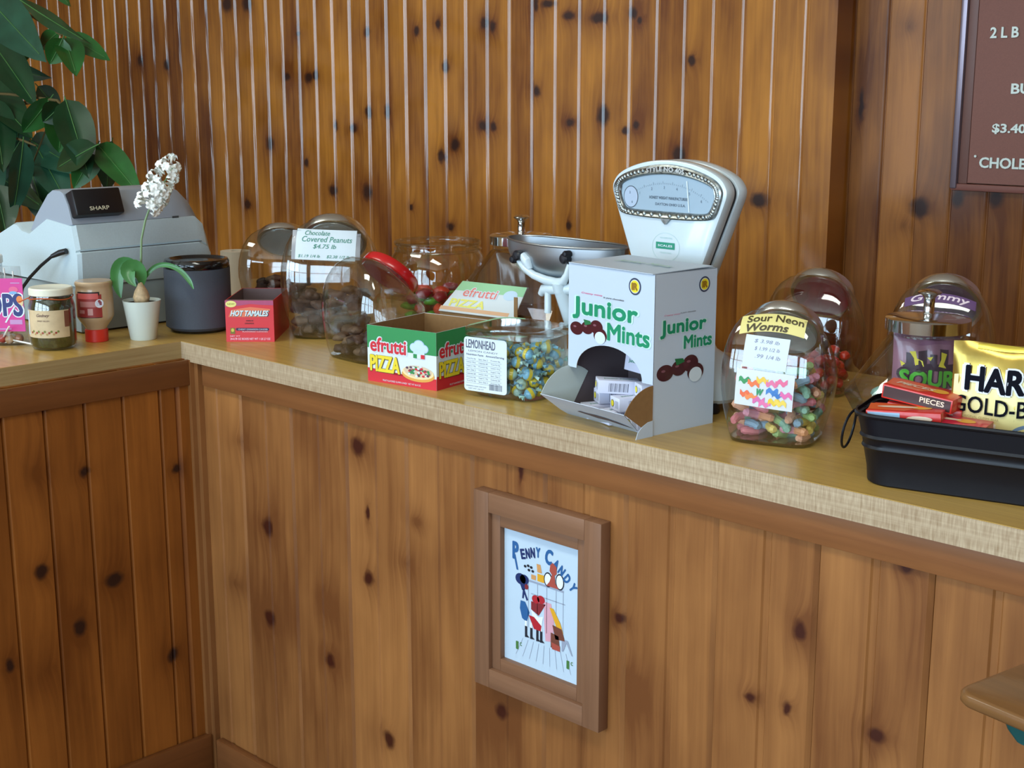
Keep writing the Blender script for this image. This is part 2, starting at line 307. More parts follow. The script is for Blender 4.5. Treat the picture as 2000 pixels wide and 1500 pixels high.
for x in (-.6, 1.8):
    t = thing('ceiling_lamp', 'slim ceiling lamp above the ' + ('left end of the shop' if x < 0 else 'middle of the shop'), 'lamp', (x, -1.2, 2.64))
    MB().box(-.7, .7, -.28, .28, 0, .06, WHITE, .01).build('housing', t)

# ================================================================ COUNTER
topm = wood('counter_laminate_top', 'Y', (210, 172, 90), (156, 122, 60), 5, -2, (), rough=.34, coat=.3, grain=1.6, vaxis='X', vary=0, blotch=.25, coatr=.18)
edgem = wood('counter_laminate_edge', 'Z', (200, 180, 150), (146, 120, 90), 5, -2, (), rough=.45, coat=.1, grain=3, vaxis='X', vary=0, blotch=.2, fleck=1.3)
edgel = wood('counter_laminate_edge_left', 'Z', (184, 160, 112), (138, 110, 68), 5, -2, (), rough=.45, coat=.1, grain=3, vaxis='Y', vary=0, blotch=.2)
XL, XR, YN, YD = -.66, 3.3, -3.4, .66                            # L shaped: left wing runs towards the viewer
ct = thing('countertop', 'light oak laminate worktop running round the inside corner', 'countertop', (0, 0, ZC))
b = MB()
O = [(XL, YN), (-.001, YN), (-.001, .001), (XR, .001), (XR, YD), (XL, YD)]
V = [(x, y, 0) for x, y in O] + [(x, y, -.034) for x, y in O]; n = 6
b.add(V, [tuple(range(6)), tuple(range(11, 5, -1))] + [(i, n + i, n + (i + 1) % 6, (i + 1) % 6) for i in range(6)], topm)
b.build('worktop', ct)
MB().box(-.0008, XR, -.0008, .001, -.038, -.0006, edgem).build('front_edge', ct, 'pale edge strip of the right-hand run')
MB().box(-.0012, .0004, YN, -.0004, -.038, -.0006, edgel).build('front_edge', ct, 'edge strip of the left-hand run')
cb = thing('shop_counter', 'knotty pine counter front of vertical boards under the worktop', 'counter', (0, 0, 0))
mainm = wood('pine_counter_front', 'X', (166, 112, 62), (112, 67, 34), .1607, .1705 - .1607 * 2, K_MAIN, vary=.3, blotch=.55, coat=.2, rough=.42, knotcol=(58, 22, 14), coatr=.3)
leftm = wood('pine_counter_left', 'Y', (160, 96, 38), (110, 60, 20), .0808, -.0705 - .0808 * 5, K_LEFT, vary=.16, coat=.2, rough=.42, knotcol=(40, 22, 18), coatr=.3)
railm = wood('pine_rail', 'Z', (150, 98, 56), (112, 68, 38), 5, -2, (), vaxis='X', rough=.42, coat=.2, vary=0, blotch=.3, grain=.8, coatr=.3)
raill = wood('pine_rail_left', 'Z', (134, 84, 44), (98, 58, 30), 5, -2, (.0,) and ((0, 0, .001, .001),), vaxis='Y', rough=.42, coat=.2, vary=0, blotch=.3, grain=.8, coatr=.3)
postm = wood('pine_post', 'X', (152, 102, 58), (112, 70, 38), 5, -2, (), rough=.42, coat=.2, vary=0, coatr=.3)
def panel_profile(a0, a1, joints, mids):
    """front line as (along, inward) pairs: joints are a tight gap with a bevel, mids a shallow flat groove"""
    ev = sorted([(c, 'j') for c in joints if a0 + .01 < c < a1 - .01] + [(c, 'm') for c in mids if a0 + .01 < c < a1 - .01]); P = [(a0, 0)]
    for c, k in ev:
        if k == 'j': P += [(c - .0085, 0), (c - .0022, .0045), (c - .001, .009), (c + .0004, .009), (c + .0008, .0005), (c + .0016, 0)]
        else: P += [(c - .007, 0), (c - .0045, .0026), (c + .0045, .0026), (c + .007, 0)]
    P.append((a1, 0)); return P
ZT = ZC - .034
P = panel_profile(.02, XR - .02, [.1705 + .1607 * i for i in range(-1, 20)], [.1705 + .0803 + .1607 * i for i in range(-1, 20)])
n = len(P); b = MB()
b.add([(a, .02 + d, .05) for a, d in P] + [(a, .02 + d, ZT) for a, d in P], [(i, i + 1, n + i + 1, n + i) for i in range(n - 1)], mainm)
b.box(.02, XR - .02, .03, .05, .02, ZT, mainm)
b.build('panel', cb, angle=20)
P = panel_profile(YN + .02, .02, [], [])
P = [(YN + .02, 0)]
k = -.0705 - .0808 * 40
while k < -.02:
    P += [(k - .0012, 0), (k - .0008, .008), (k + .001, .008), (k + .0065, .0004), (k + .0075, 0)]; k += .0808
P += [(-.034, 0), (-.0335, .006), (-.030, .006), (-.022, .0), (.02, 0)]
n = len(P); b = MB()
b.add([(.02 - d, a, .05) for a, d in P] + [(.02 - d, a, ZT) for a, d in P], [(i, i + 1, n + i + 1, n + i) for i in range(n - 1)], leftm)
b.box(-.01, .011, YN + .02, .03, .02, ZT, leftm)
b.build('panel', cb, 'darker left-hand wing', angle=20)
MB().box(.05, XR - .02, .012, .0202, ZC - .085, ZT, railm, .0015).build('top_rail', cb)
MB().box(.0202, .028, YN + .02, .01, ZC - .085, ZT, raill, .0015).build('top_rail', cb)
MB().prism([(.0203, -.002), (.030, -.002), (.030, .008), (.042, .008), (.042, .0198), (.0203, .0198)], .02, ZT, postm).build('corner_post', cb)
MB().box(.05, XR - .02, .003, .0202, .0, .105, railm, .003).build('base_rail', cb)
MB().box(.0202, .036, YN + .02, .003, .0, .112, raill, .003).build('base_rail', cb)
b = MB(); b.box(XR - .02, XR - .0, .02, YD - .02, .02, ZT, mainm).box(XL + .02, XR - .02, YD - .04, YD - .02, .02, ZT, mainm).box(XL + .02, XL + .04, YN + .02, YD - .04, .02, ZT, leftm).box(XL + .04, .01, YN + .02, YN + .04, .02, ZT, leftm)
b.build('back_panel', cb)


# ================================================================ CASH REGISTER
YZX = Matrix(((0, 0, 1, 0), (1, 0, 0, 0), (0, 1, 0, 0), (0, 0, 0, 1)))     # outline (y,z) extruded along x
reg = thing('cash_register', 'large grey cash register seen from behind with a black rear display', 'cash register', (-.205, -.100, ZC), 90)
rg1 = mat('register_grey', (186, 204, 210), .45, noise=.03, nscale=300); rg2 = mat('register_hood_shaded_grey', (150, 160, 172), .45); rg3 = mat('register_base_shaded_grey', (148, 162, 164), .5)  # hood and base greys toned darker, mostly shading put into the colour
LR = .318
MB().prism([(.012, .004), (.40, .004), (.40, .09), (.012, .10)], .004, LR - .012, rg3, YZX).box(.03, .06, .03, .06, 0, .004, BLACKP).box(LR - .07, LR - .04, .03, .06, 0, .004, BLACKP).box(.03, .06, .35, .38, 0, .004, BLACKP).box(LR - .07, LR - .04, .35, .38, 0, .004, BLACKP).build('base', reg)
b = MB(); prof = [(.006, .098), (.0, .112), (-.002, .167), (.004, .170), (.002, .174), (.014, .223), (.12, .232), (.20, .196), (.235, .2), (.255, .212), (.27, .212), (.40, .165), (.415, .14), (.415, .098)]
def rg(x, k, dz=0): return [(x, .2 + (y - .2) * k, .098 + (z - .098) * (1 - dz)) for y, z in prof]
b.loft([rg(0, .975, .03), rg(.008, 1), rg(LR - .03, 1), rg(LR - .010, .99, .14), rg(LR, .97, .35)], rg1, caps=(True, True))
b.build('body', reg, angle=25)
b = MB(); hp = [(.0165, .224), (.030, .262), (.046, .286), (.06, .291), (.09, .291), (.112, .281), (.17, .232), (.196, .2)]
def hg(x, k): return [(x, y, .2 + (z - .2) * k if z > .2 else z) for y, z in hp]
b.loft([hg(.002, .985), hg(.009, 1), hg(.235, 1), hg(.268, .90), hg(.292, .62), hg(LR - .012, .22)], rg2, caps=(True, True))
b.build('hood', reg, angle=30)
b = MB(); A = T(.005, .0085, .240) @ RX(-20)
b.box(0, .108, -.010, .03, 0, .055, BLACKP, .004, M=A)
b.text('SHARP', .052, .013, .0085, mat('silver_lettering', (200, 196, 170), .4), A @ T(0, -.0104, 0) @ FRONT, w=.044, bold=.03)
b.build('rear_display', reg)
MB().rect(0, LR - .03, .1695, .1712, mat('dark_seam', (70, 74, 76), .6), T(.004, -.0030, 0) @ FRONT).rect(0, .016, .2225, .227, mat('dark_seam', (70, 74, 76), .6), T(.232, .0135, 0) @ FRONT).build('seam', reg)
# cord leaves the near end of the housing and hangs towards the viewer
b = MB(); b.tube([(-.006, .035, .170), (-.012, .05, .166), (-.022, .066, .158)], [.006, .0065, .0045], BLACKP, 10)
b.tube([(-.022, .066, .158), (-.035, .09, .138), (-.048, .115, .113), (-.056, .135, .09), (-.06, .15, .05), (-.062, .17, .006)], .0035, BLACKP, 8)
b.build('power_cord', reg, 'black')

# ================================================================ SPEAKER CAN, POT, JARS ON THE LEFT
t = thing('speaker', 'dark grey round speaker with a glossy black top beside the cash register', 'speaker', (-.088, .102, ZC))
fab = mat('speaker_grille', (66, 72, 82), .75, noise=.12, nscale=900)
MB().lathe([(.052, 0), (.058, .004), (.060, .006)], BLACKP, 40).build('foot', t)
MB().lathe([(.060, .006), (.0675, .012), (.0675, .131), (.066, .132)], fab, 48).build('grille', t)
MB().lathe([(.066, .132), (.0672, .134), (.0672, .144), (.064, .150), (.058, .151), (.054, .147), (.02, .144), (0, .144)], mat('gloss_black', (10, 10, 12), .12, coat=.6), 48).build('top_rim', t)

t = thing('flower_pot', 'small white tapered pot with a white flowering bulb in front of the register', 'potted flower', (-.079, -.036, ZC), 44)
MB().lathe([(.025, 0), (.026, .001), (.0372, .077), (.0378, .079), (.0358, .079), (.034, .070), (0, .068)], mat('pot_glaze', (214, 226, 218), .35, coat=.3), 40).build('pot', t)
MB().lathe([(.0, .0), (.0335, .0), (.032, .004), (0, .006)], mat('dark_soil', (52, 38, 28), .9), 24, T(0, 0, .0695)).build('soil', t)
bulb = MB().lathe([(.010, .0), (.015, .006), (.0165, .014), (.013, .026), (.007, .036), (.004, .044)], mat('bulb_skin', (196, 168, 128), .55, noise=.35, nscale=90), 20, T(.0, 0, .071))
bulb.build('bulb', t)
leafg = mat('hyacinth_leaf', (62, 122, 62), .4, coat=.2, noise=.2, nscale=25)
def blade(P, wd, m, thick=.0008):
    """a strap leaf: folded strip along P, widths wd"""
    P = [Vector(p) for p in P]
    for _ in range(2):
        P = [P[0]] + [q for a, c in zip(P, P[1:]) for q in (a.lerp(c, .25), a.lerp(c, .75))] + [P[-1]]
        wd = [wd[0]] + [q for a, c in zip(wd, wd[1:]) for q in (a * .75 + c * .25, a * .25 + c * .75)] + [wd[-1]]
    n = len(P); b = MB(); V = []
    for i in range(n):
        d = (P[min(i + 1, n - 1)] - P[max(i - 1, 0)]).normalized(); sd = d.cross(Vector((.25, -1, .1))).normalized(); up = sd.cross(d)
        for k, q in ((-1, .18), (-.5, .03), (0, -.08), (.5, .03), (1, .18)): V.append(tuple(P[i] + sd * k * wd[i] + up * q * wd[i]))
        V += [tuple(Vector(V[-j]) - up * thick) for j in (1, 2, 3, 4, 5)]
    F = []
    for i in range(n - 1):
        for k in range(10):
            a = i * 10 + k; c = i * 10 + (k + 1) % 10; F.append((a, c, c + 10, a + 10))
    F += [tuple(range(10))[::-1], tuple((n - 1) * 10 + k for k in range(10))]
    b.add(V, F, m, True); return b
blade([(.0, 0, .108), (.004, -.006, .13), (-.016, -.008, .15), (-.034, -.01, .152), (-.044, -.012, .13), (-.041, -.014, .10), (-.037, -.014, .085)], [.003, .010, .015, .016, .014, .008, .001], leafg).build('leaf', t)
blade([(.002, 0, .108), (.006, -.010, .13), (-.004, -.014, .148), (-.02, -.02, .145), (-.014, -.026, .125), (-.002, -.028, .110)], [.004, .012, .016, .016, .011, .001], leafg).build('leaf', t)
blade([(.003, 0, .108), (.008, 0, .125), (.03, .004, .148), (.055, .004, .150), (.08, .0, .140), (.1, -.006, .118), (.107, -.008, .102)], [.003, .004, .0045, .005, .005, .005, .001], leafg).build('leaf', t)
blade([(-.002, .004, .108), (-.02, .006, .122), (-.045, .01, .132), (-.06, .01, .118), (-.068, .01, .106)], [.003, .006, .008, .006, .001], mat('dark_leaf', (30, 62, 34), .45)).build('leaf', t)
MB().tube([(.001, 0, .11), (.003, .002, .16), (.006, .002, .20), (.016, .002, .238), (.024, .002, .258), (.075, .0, .34)], [.0026, .0024, .0022, .0022, .002, .0015], mat('flower_stem', (120, 146, 104), .5), 8).build('stem', t)
pet = mat('white_petal', (240, 243, 236), .5, sss=.1)
b = MB()
for k in range(6):
    A = RZ(60 * k)
    def petal(u, v):
        wd = .0030 * (math.sin(pi * min(1, .18 + .82 * v)) ** .7) + .0003
        r_ = .0015 + .0115 * v - .003 * v * v; return (r_, (u - .5) * 2 * wd, .005 + .005 * v - .0085 * v * v * v + .0012 * (2 * u - 1) ** 2)
    b.grid(petal, 2, 6, pet, A); b.grid(lambda u, v: (lambda q: (q[0], q[1], q[2] - .0007))(petal(1 - u, v)), 2, 6, pet, A)
b.lathe([(.0011, -.010), (.0020, -.004), (.0030, .002), (.0022, .006), (.0008, .0055)], pet, 8)
fl0 = b.build('floret', t)
P0, P1 = Vector((.022, .0, .262)), Vector((.072, -.002, .345)); ax = (P1 - P0).normalized(); n_f = 46
rf = random.Random(3)
for i in range(n_f):
    f = (i + .5) / n_f; c = P0.lerp(P1, f); a = i * 2.399963 + rf.uniform(-.25, .25)
    sd = ax.orthogonal().normalized(); s2 = ax.cross(sd); out = (sd * cos(a) + s2 * sin(a) + ax * (rf.uniform(-.25, .25) + .9 * max(0, f - .75) * 4)).normalized()
    rr = .0175 + rf.uniform(-.003, .005)
    o = fl0 if i == 0 else link(fl0.copy()); o.parent = t
    o.matrix_local = Matrix.Translation(c + out * rr) @ out.to_track_quat('Z', 'Y').to_matrix().to_4x4() @ RZ(rf.uniform(0, 60)) @ RX(rf.uniform(-16, 16)) @ Matrix.Scale(rf.uniform(.9, 1.2), 4)

def wrap(b, r, a0, a1, z0, z1, m, n=16, M=None):
    """label wrapped on a cylinder; angle 0 faces the viewer (-y)"""
    def fn(u, v):
        a = radians(a0 + (a1 - a0) * u) - pi / 2; return (r * cos(a), r * sin(a), z0 + (z1 - z0) * v)
    return b.grid(fn, n, 1, m, M)
def wfn(r): return lambda x, z: (r * sin(x / r), -r * cos(x / r), z)
# relish jar
t = thing('relish_jar', 'squat glass jar of dark green relish with a pale lid and beige label', 'jar', (-.118, -.209, ZC), 40)
MB().lathe([(.034, 0), (.040, .003), (.0435, .012), (.0435, .083), (.040, .096), (.0375, .103), (.0375, .106)], GLASS, 40, close=False).lathe([(.033, .003), (.039, .006), (.0420, .014), (.0420, .083), (.0385, .095), (.036, .102), (0, .102)], mat('green_relish', (44, 52, 18), .25, noise=.6, nscale=110, coat=.5), 40).build('glass', t)
MB().lathe([(.0395, .105), (.041, .106), (.041, .117), (.039, .1195), (.034, .1192), (.032, .118), (0, .118)], mat('cream_lid', (222, 220, 200), .4), 40).build('lid', t)
b = MB(); wrap(b, .0438, -62, 66, .026, .079, mat('beige_label', (200, 178, 140), .6, noise=.08, nscale=60)); wrap(b, .0441, -62, -50, .03, .077, WHITE, 4); wrap(b, .0441, 52, 66, .046, .077, mat('brown_label', (120, 72, 52), .6), 4)
ink = mat('brown_ink', (84, 48, 50), .6); b.text('Gedney', -.001, .069, .008, ink, w=.026, fn=wfn(.0442), bold=.01, shear=.4).text('SWEET RELISH', -.001, .059, .003, ink, w=.024, fn=wfn(.0442))
for i in range(14):
    a = -.028 + .0042 * i; g = wfn(.0443); rr = .0022
    b.add([g(a + rr * cos(q), .036 + .003 * sin(i * 2.1) + rr * sin(q)) for q in [2 * pi * k / 10 for k in range(10)]], [tuple(range(10))], mat(*[('veg_red', (150, 60, 44), .6), ('veg_green', (110, 120, 50), .6), ('veg_tan', (176, 140, 84), .6)][i % 3]))
b.build('label', t)
b = MB(); b.tube([(.041 * cos(a), .041 * sin(a), .1 + .002 * sin(3 * a)) for a in [2 * pi * k / 24 for k in range(25)]], .0011, mat('orange_cord', (186, 84, 36), .6), 6, caps=False)
b.tube([(-.037, -.018, .1), (-.048, -.02, .095), (-.058, -.02, .0915)], .0011, mat('orange_cord', (186, 84, 36), .6), 6); b.build('cord', t)
# upside-down squeeze bottle
t = thing('sauce_bottle', 'upside-down tan sauce bottle standing on its red cap', 'bottle', (-.126, -.113, ZC), 42)
MB().lathe([(.0215, 0), (.0225, .001), (.0225, .024), (.021, .025)], mat('red_cap', (206, 46, 30), .4), 32).build('cap', t)
MB().lathe([(.020, .025), (.022, .030), (.031, .042), (.0355, .050), (.0362, .055), (.0362, .100), (.035, .106), (.0352, .112), (.0365, .114), (.0365, .119), (.034, .1215), (.02, .121), (0, .1205)], mat('tan_sauce', (186, 158, 124), .3, coat=.5, noise=.05), 36).build('bottle_body', t)
b = MB(); wrap(b, .0366, -48, 40, .052, .098, mat('maroon_label', (150, 48, 44), .5)); wrap(b, .03665, -40, 34, .096, .103, mat('black_arc', (40, 30, 30), .5))
wrap(b, .0367, -38, 30, .089, .100, mat('pink_label', (206, 92, 88), .5)); wrap(b, .0367, -30, 26, .073, .084, mat('rose_label', (186, 120, 116), .5)); wrap(b, .0367, -46, 38, .0515, .0525, BLACK)
wrap(b, .03675, -34, -14, .06, .067, mat('rose_label', (186, 120, 116), .5)); wrap(b, .03675, -4, 12, .057, .07, mat('rose2_label', (200, 150, 146), .5))
g = wfn(.0369); b.add([g(.021 + .0085 * cos(q), .080 + .0085 * sin(q)) for q in [2 * pi * k / 20 for k in range(20)]], [tuple(range(20))], mat('white_sticker', (222, 226, 236), .5))
for zz in (.077, .080, .083): b.text('-----', .021, zz, .0008, mat('grey_ink', (140, 150, 190), .6), w=.010, fn=wfn(.0371))
b.build('label', t)

# lollipop bag with its pink header card
CPL = glassy('clear_film', (.95, .96, .96), (.75, .78, .8), .9, .08)
t = thing('lollipop_bag', 'bag of lollipops with a bright pink header card at the left edge of the counter', 'candy bag', (-.203, -.243, ZC), 44)
b = MB(); PK = mat('pink_card', (206, 52, 142), .45)
x0, x1 = -.115, .027
b.box(x0, x1, -.0235, -.0225, .030, .134, PK)
A = T(0, -.0237, 0) @ FRONT
NAV = mat('navy_ink', (24, 40, 110), .45)
b.text('POPS', x0 + .093, .082, .050, mat('white_ink', (226, 232, 242), .5), A, w=.10, bold=.07).text('POPS', x0 + .093, .082, .0455, NAV, A @ T(0, 0, .0003), w=.0945, bold=.035)
b.ell(.0205, .088, .006, .010, mat('lolly_cream', (222, 196, 150), .5), A @ T(0, 0, .0004)).ell(.0195, .093, .006, .007, mat('lolly_orange', (224, 130, 60), .5), A @ T(0, 0, .0006)).ell(.009, .112, .009, .006, mat('lolly_pink', (222, 96, 140), .5), A @ T(0, 0, .0004)).poly([(-.012, .048), (-.009, .047), (.011, .079), (.008, .080)], WHITE, A @ T(0, 0, .0005)).ell(.008, .106, .008, .003, mat('lolly_blue', (120, 170, 214), .5), A @ T(0, 0, .0007)).rect(-.002, .022, .044, .053, mat('mauve_ink', (190, 140, 190), .5), A @ T(0, 0, .0004)).ell(-.032, .126, .014, .006, mat('mauve_ink', (190, 140, 190), .5), A @ T(0, 0, .0004)).rect(.004, .022, .124, .126, mat('mauve_ink', (190, 140, 190), .5), A @ T(0, 0, .0004)).rect(-.06, .0, .0335, .036, mat('mauve_ink', (190, 140, 190), .5), A @ T(0, 0, .0004))
b.build('header_card', t)
b = MB(); b.loft([[(-.045 + w_ * cos(a) , d_ * sin(a) + .0, z_) for a in [2 * pi * k / 20 for k in range(20)]] for z_, w_, d_ in ((.0, .062, .017), (.004, .069, .0215), (.06, .066, .0215), (.12, .064, .014), (.155, .062, .002))], CPL, caps=(True, True)); b.build('pouch', t)
lol = [mat('lolly_w1', (196, 160, 120), .35, coat=.5, noise=.25, nscale=60), mat('lolly_w2', (176, 120, 96), .35, coat=.5, noise=.3, nscale=60), mat('lolly_w3', (214, 190, 100), .35, coat=.5), mat('lolly_w4', (190, 80, 70), .35, coat=.5)]
stick = mat('paper_stick', (236, 234, 226), .6)
def make_lolly(m):
    t2 = thing('lollipop', '', 'lollipop', (0, 0, 0))
    MB().lathe([(0, -.0085), (.006, -.0065), (.0092, -.001), (.0092, .002), (.006, .0065), (.003, .0085), (.0015, .010)], m, 16).build('candy_head', t2)
    MB().tube([(0, 0, .009), (0, 0, .062)], .0017, stick, 8).build('stick', t2); return t2
protos = [make_lolly(m) for m in lol]
LB = Matrix.Translation((-.203, -.243, ZC)) @ RZ(44)
spots = [(-.085, -.004, .012, 100, 20), (-.064, .004, .012, 75, 10), (-.050, -.007, .011, 80, -30), (-.028, .0, .012, 60, 35), (-.012, -.006, .011, 95, 65), (.004, .002, .012, -70, 60), (-.040, .006, .028, 85, -70), (-.070, .002, .030, 80, 100), (-.014, .004, .029, -80, 80), (-.092, .002, .032, 20, 0),
         (-.03, .0, .108, -12, 0), (-.012, .003, .104, 14, 0), (.002, -.001, .096, 4, 20), (-.05, .002, .104, -8, 0), (-.068, .0, .108, 10, 0)]
for i, (x, y, z, tilt, az) in enumerate(spots):
    p = protos[i % 4]; Mx = LB @ T(x, y, z) @ RZ(az) @ RX(tilt) @ (Matrix() if i < 10 else Matrix.Scale(.8, 4))
    lab = 'wrapped lollipop lying at the bottom of the pink-headed bag' if i < 10 else 'lollipop with its paper stick up above the pink header card'
    if i < 4: p.matrix_world = Mx; o = p
    else: o = dup(p, Mx)
    lab = ['beige ', 'brownish ', 'pale yellow ', 'red '][i % 4] + lab; o['label'] = lab; o['category'] = 'lollipop'; o['group'] = ['beige', 'brownish', 'yellow', 'red'][i % 4] + (' lollipops at the foot of the bag' if i < 10 else ' lollipops above the header card')
t = thing('canister', 'clear round canister with a white lid behind the lollipop bag', 'canister', (-.365, -.228, ZC), 44)
MB().lathe([(.038, 0), (.040, .002), (.040, .145), (.039, .150)], glassy('cloudy_plastic', (.86, .88, .9), (.6, .62, .66), 1, .12), 32).build('canister_body', t)
MB().lathe([(.041, .146), (.042, .147), (.042, .160), (.040, .162), (.034, .1615), (0, .160)], mat('white_lid', (226, 230, 226), .4), 32).build('lid', t)
b = MB().lathe([(.018, 0), (.0185, .001), (.0175, .011), (.016, .012), (0, .012)], mat('orange_red_plastic', (214, 70, 34), .4), 24)
tag(b.build('bottle_cap', loc=(-.155, -.327, ZC)), 'orange-red round cap lying on the worktop at the left edge', 'cap')

# ================================================================ OPEN CARTONS
KRAFT = mat('brown_board', (140, 104, 62), .8, noise=.06, nscale=120)
def carton(t, w_, d_, h_, out, inn=KRAFT, th=.0012, cut=None):
    b = MB()
    b.box(0, w_, 0, d_, 0, th, out)
    b.box(0, w_, 0, th, th, h_, out).box(0, w_, d_ - th, d_, th, h_, out).box(0, th, th, d_ - th, th, h_, out).box(w_ - th, w_, th, d_ - th, th, h_, out)
    e = .0004
    b.box(th, w_ - th, th, th + e, th, h_ - .0005, inn).box(th, w_ - th, d_ - th - e, d_ - th, th, h_ - .0005, inn).box(th, th + e, th, d_ - th, th, h_ - .0005, inn).box(w_ - th - e, w_ - th, th, d_ - th, th, h_ - .0005, inn).box(th, w_ - th, th, d_ - th, th, th + e, inn)
    return b
# small red box
t = thing('candy_carton', 'small open red cinnamon candy box near the inside corner of the worktop', 'candy box', (.070, .060, ZC), 43.5)
hr = mat('hot_red', (212, 44, 52), .45); b = carton(t, .096, .175, .083, hr, mat('purple_grey_inside', (112, 92, 92), .8)); A = T(0, -.0003, 0) @ FRONT
b.poly([(0, .083), (.096, .083), (.096, .0735), (.07, .0745), (.05, .076), (.03, .073), (0, .070)], mat('magenta_band', (172, 70, 110), .5), A)
b.ell(.012, .076, .0108, .0065, mat('yellow_spot', (232, 222, 130), .5), A @ T(0, 0, .0004)).text('NEW!', .012, .076, .004, mat('lime_ink', (150, 160, 60), .5), A @ T(0, 0, .0006), bold=.02)
b.poly([(.006, .050), (.082, .050), (.09, .066), (.05, .070), (.012, .064)], mat('orange_glow', (226, 120, 84), .5), A @ T(0, 0, .0002))
b.text('HOT TAMALES', .048, .0575, .0125, mat('ink_shadow', (60, 70, 90), .5), A @ T(.0008, -.0006, .0004), w=.078, bold=.05, shear=.35).text('HOT TAMALES', .048, .0575, .0115, mat('ice_ink', (214, 232, 236), .5), A @ T(0, 0, .0007), w=.076, bold=.035, shear=.35)
b.text('FIERCE', .048, .0425, .0028, BLACK, A @ T(0, 0, .0004), w=.014, bold=.02).text('CINNAMON', .047, .037, .0026, BLACK, A @ T(0, 0, .0004), w=.018, bold=.02)
b.rect(.009, .018, .016, .028, mat('olive_badge', (120, 110, 30), .5), A @ T(0, 0, .0004)).ell(.0135, .0235, .003, .0035, mat('badge_yellow', (200, 190, 70), .5), A @ T(0, 0, .0006)).prism(rrect(.02, .086, .0225, .028, .0025), 0, .0004, mat('navy_bar', (50, 26, 70), .5), A).text('CHEWY CINNAMON CANDIES', .054, .0252, .0026, WHITE, A @ T(0, 0, .0007), w=.058, bold=.01)
b.text('FLAVORED CANDIES', .058, .0205, .002, WHITE, A @ T(0, 0, .0004), w=.05).text('NET WT', .018, .0115, .0025, mat('pale_pink_ink', (240, 200, 214), .5), A @ T(0, 0, .0004), w=.02, bold=.02).text('24-0.78 OZ BOXES NET WT 1 LB 2.7 OZ', .048, .006, .0042, mat('pale_pink_ink', (240, 200, 214), .5), A @ T(0, 0, .0004), w=.08, bold=.02)
b.box(.001, .095, .001, .012, .0825, .0832, mat('purple_grey_inside', (112, 92, 92), .8))
b.build('carton_body', t)

GRN = mat('pizza_green', (44, 138, 74), .45); PRED = mat('pizza_red', (206, 36, 48), .45); YEL = mat('pizza_yellow', (232, 208, 40), .5); PW = mat('pizza_white', (216, 224, 226), .45)
def pizza_art(b, A, w_, h_, full=True):
    b.rect(0, w_, h_ * .60, h_, GRN, A).rect(0, w_, 0, h_ * .17, PRED, A)
    b.poly([(0, h_ * .17), (w_, h_ * .17), (w_, h_ * .20), (w_ * .5, h_ * .15), (0, h_ * .24)], PRED, A @ T(0, 0, .0001))
    b.text('efrutti', w_ * .31, h_ * .67, h_ * .30, WHITE, A @ T(0, 0, .0003), w=w_ * .57, bold=.09).text('efrutti', w_ * .31, h_ * .67, h_ * .26, PRED, A @ T(0, 0, .0006), w=w_ * .53, bold=.035)
    b.text('PIZZA', w_ * .262, h_ * .335, h_ * .31, mat('dark_outline', (90, 70, 30), .5), A @ T(0, 0, .0005), w=w_ * .46, bold=.065).text('PIZZA', w_ * .262, h_ * .335, h_ * .295, YEL, A @ T(-.0003, .0004, .0008), w=w_ * .445, bold=.04)
    if full:
        cx, cy = w_ * .74, h_ * .27
        b.ell(cx, cy - .004, w_ * .235, h_ * .12, mat('crust', (220, 160, 70), .6), A @ T(0, 0, .0003)).ell(cx, cy, w_ * .225, h_ * .115, mat('crust_light', (236, 214, 160), .6), A @ T(0, 0, .0005)).ell(cx, cy + .002, w_ * .20, h_ * .10, mat('cheese', (214, 190, 160), .6), A @ T(0, 0, .0007))
        rr = random.Random(4)
        for i in range(46):
            a = rr.uniform(0, 6.28); q = rr.uniform(0, 1) ** .5; b.ell(cx + w_ * .185 * q * cos(a), cy + .002 + h_ * .09 * q * sin(a), .003, .002, [PRED, GRN, mat('olive', (90, 60, 80), .6), WHITE][i % 4], A @ T(0, 0, .0009 + i * .00001), 8)
        hx, hy = w_ * .76, h_ * .705; hat = mat('hat_blue', (196, 218, 234), .5); hb = mat('hat_shade', (160, 192, 220), .5)
        for k, (dx, dy, rx, ry) in enumerate(((-.011, .0, .009, .0075), (.011, -.001, .009, .0075), (0, .004, .012, .0095))): b.ell(hx + dx, hy + dy, rx, ry, hb, A @ T(0, 0, .0003 + .0001 * k)); b.ell(hx + dx, hy + dy, rx * .86, ry * .86, hat, A @ T(0, 0, .0006 + .0001 * k))
        b.rect(hx - .012, hx + .012, hy - .017, hy - .004, hat, A @ T(0, 0, .0010))
        for k, m_ in enumerate((GRN, WHITE, PRED)): b.rect(hx - .012 + .008 * k, hx - .004 + .008 * k, hy - .018, hy - .011, m_, A @ T(0, 0, .0012))
    b.text('FRUIT FLAVORED GUMMI CANDY  NET WT 26.4 OZ', w_ * .5, h_ * .05, h_ * .03, WHITE, A @ T(0, 0, .0004), w=w_ * .55)
t = thing('candy_carton', 'open green, white and red pizza gummy box in front of the clear jars', 'candy box', (.559, .015, ZC), 9)
b = carton(t, .150, .157, .098, PW); pizza_art(b, T(0, -.0003, 0) @ FRONT, .150, .098); pizza_art(b, T(.1503, 0, 0) @ RIGHT, .157, .098)
b.rect(.055, .145, .078, .0982, mat('torn_edge', (70, 140, 96), .6), T(0, -.0002, 0) @ FRONT)
b.build('carton_body', t)
t = thing('candy_carton', 'second pizza gummy box behind the yellow-candy tub with its printed lid tilted back', 'candy box', (.438, .298, ZC), 7)
b = carton(t, .185, .045, .077, KRAFT); b.build('carton_body', t)
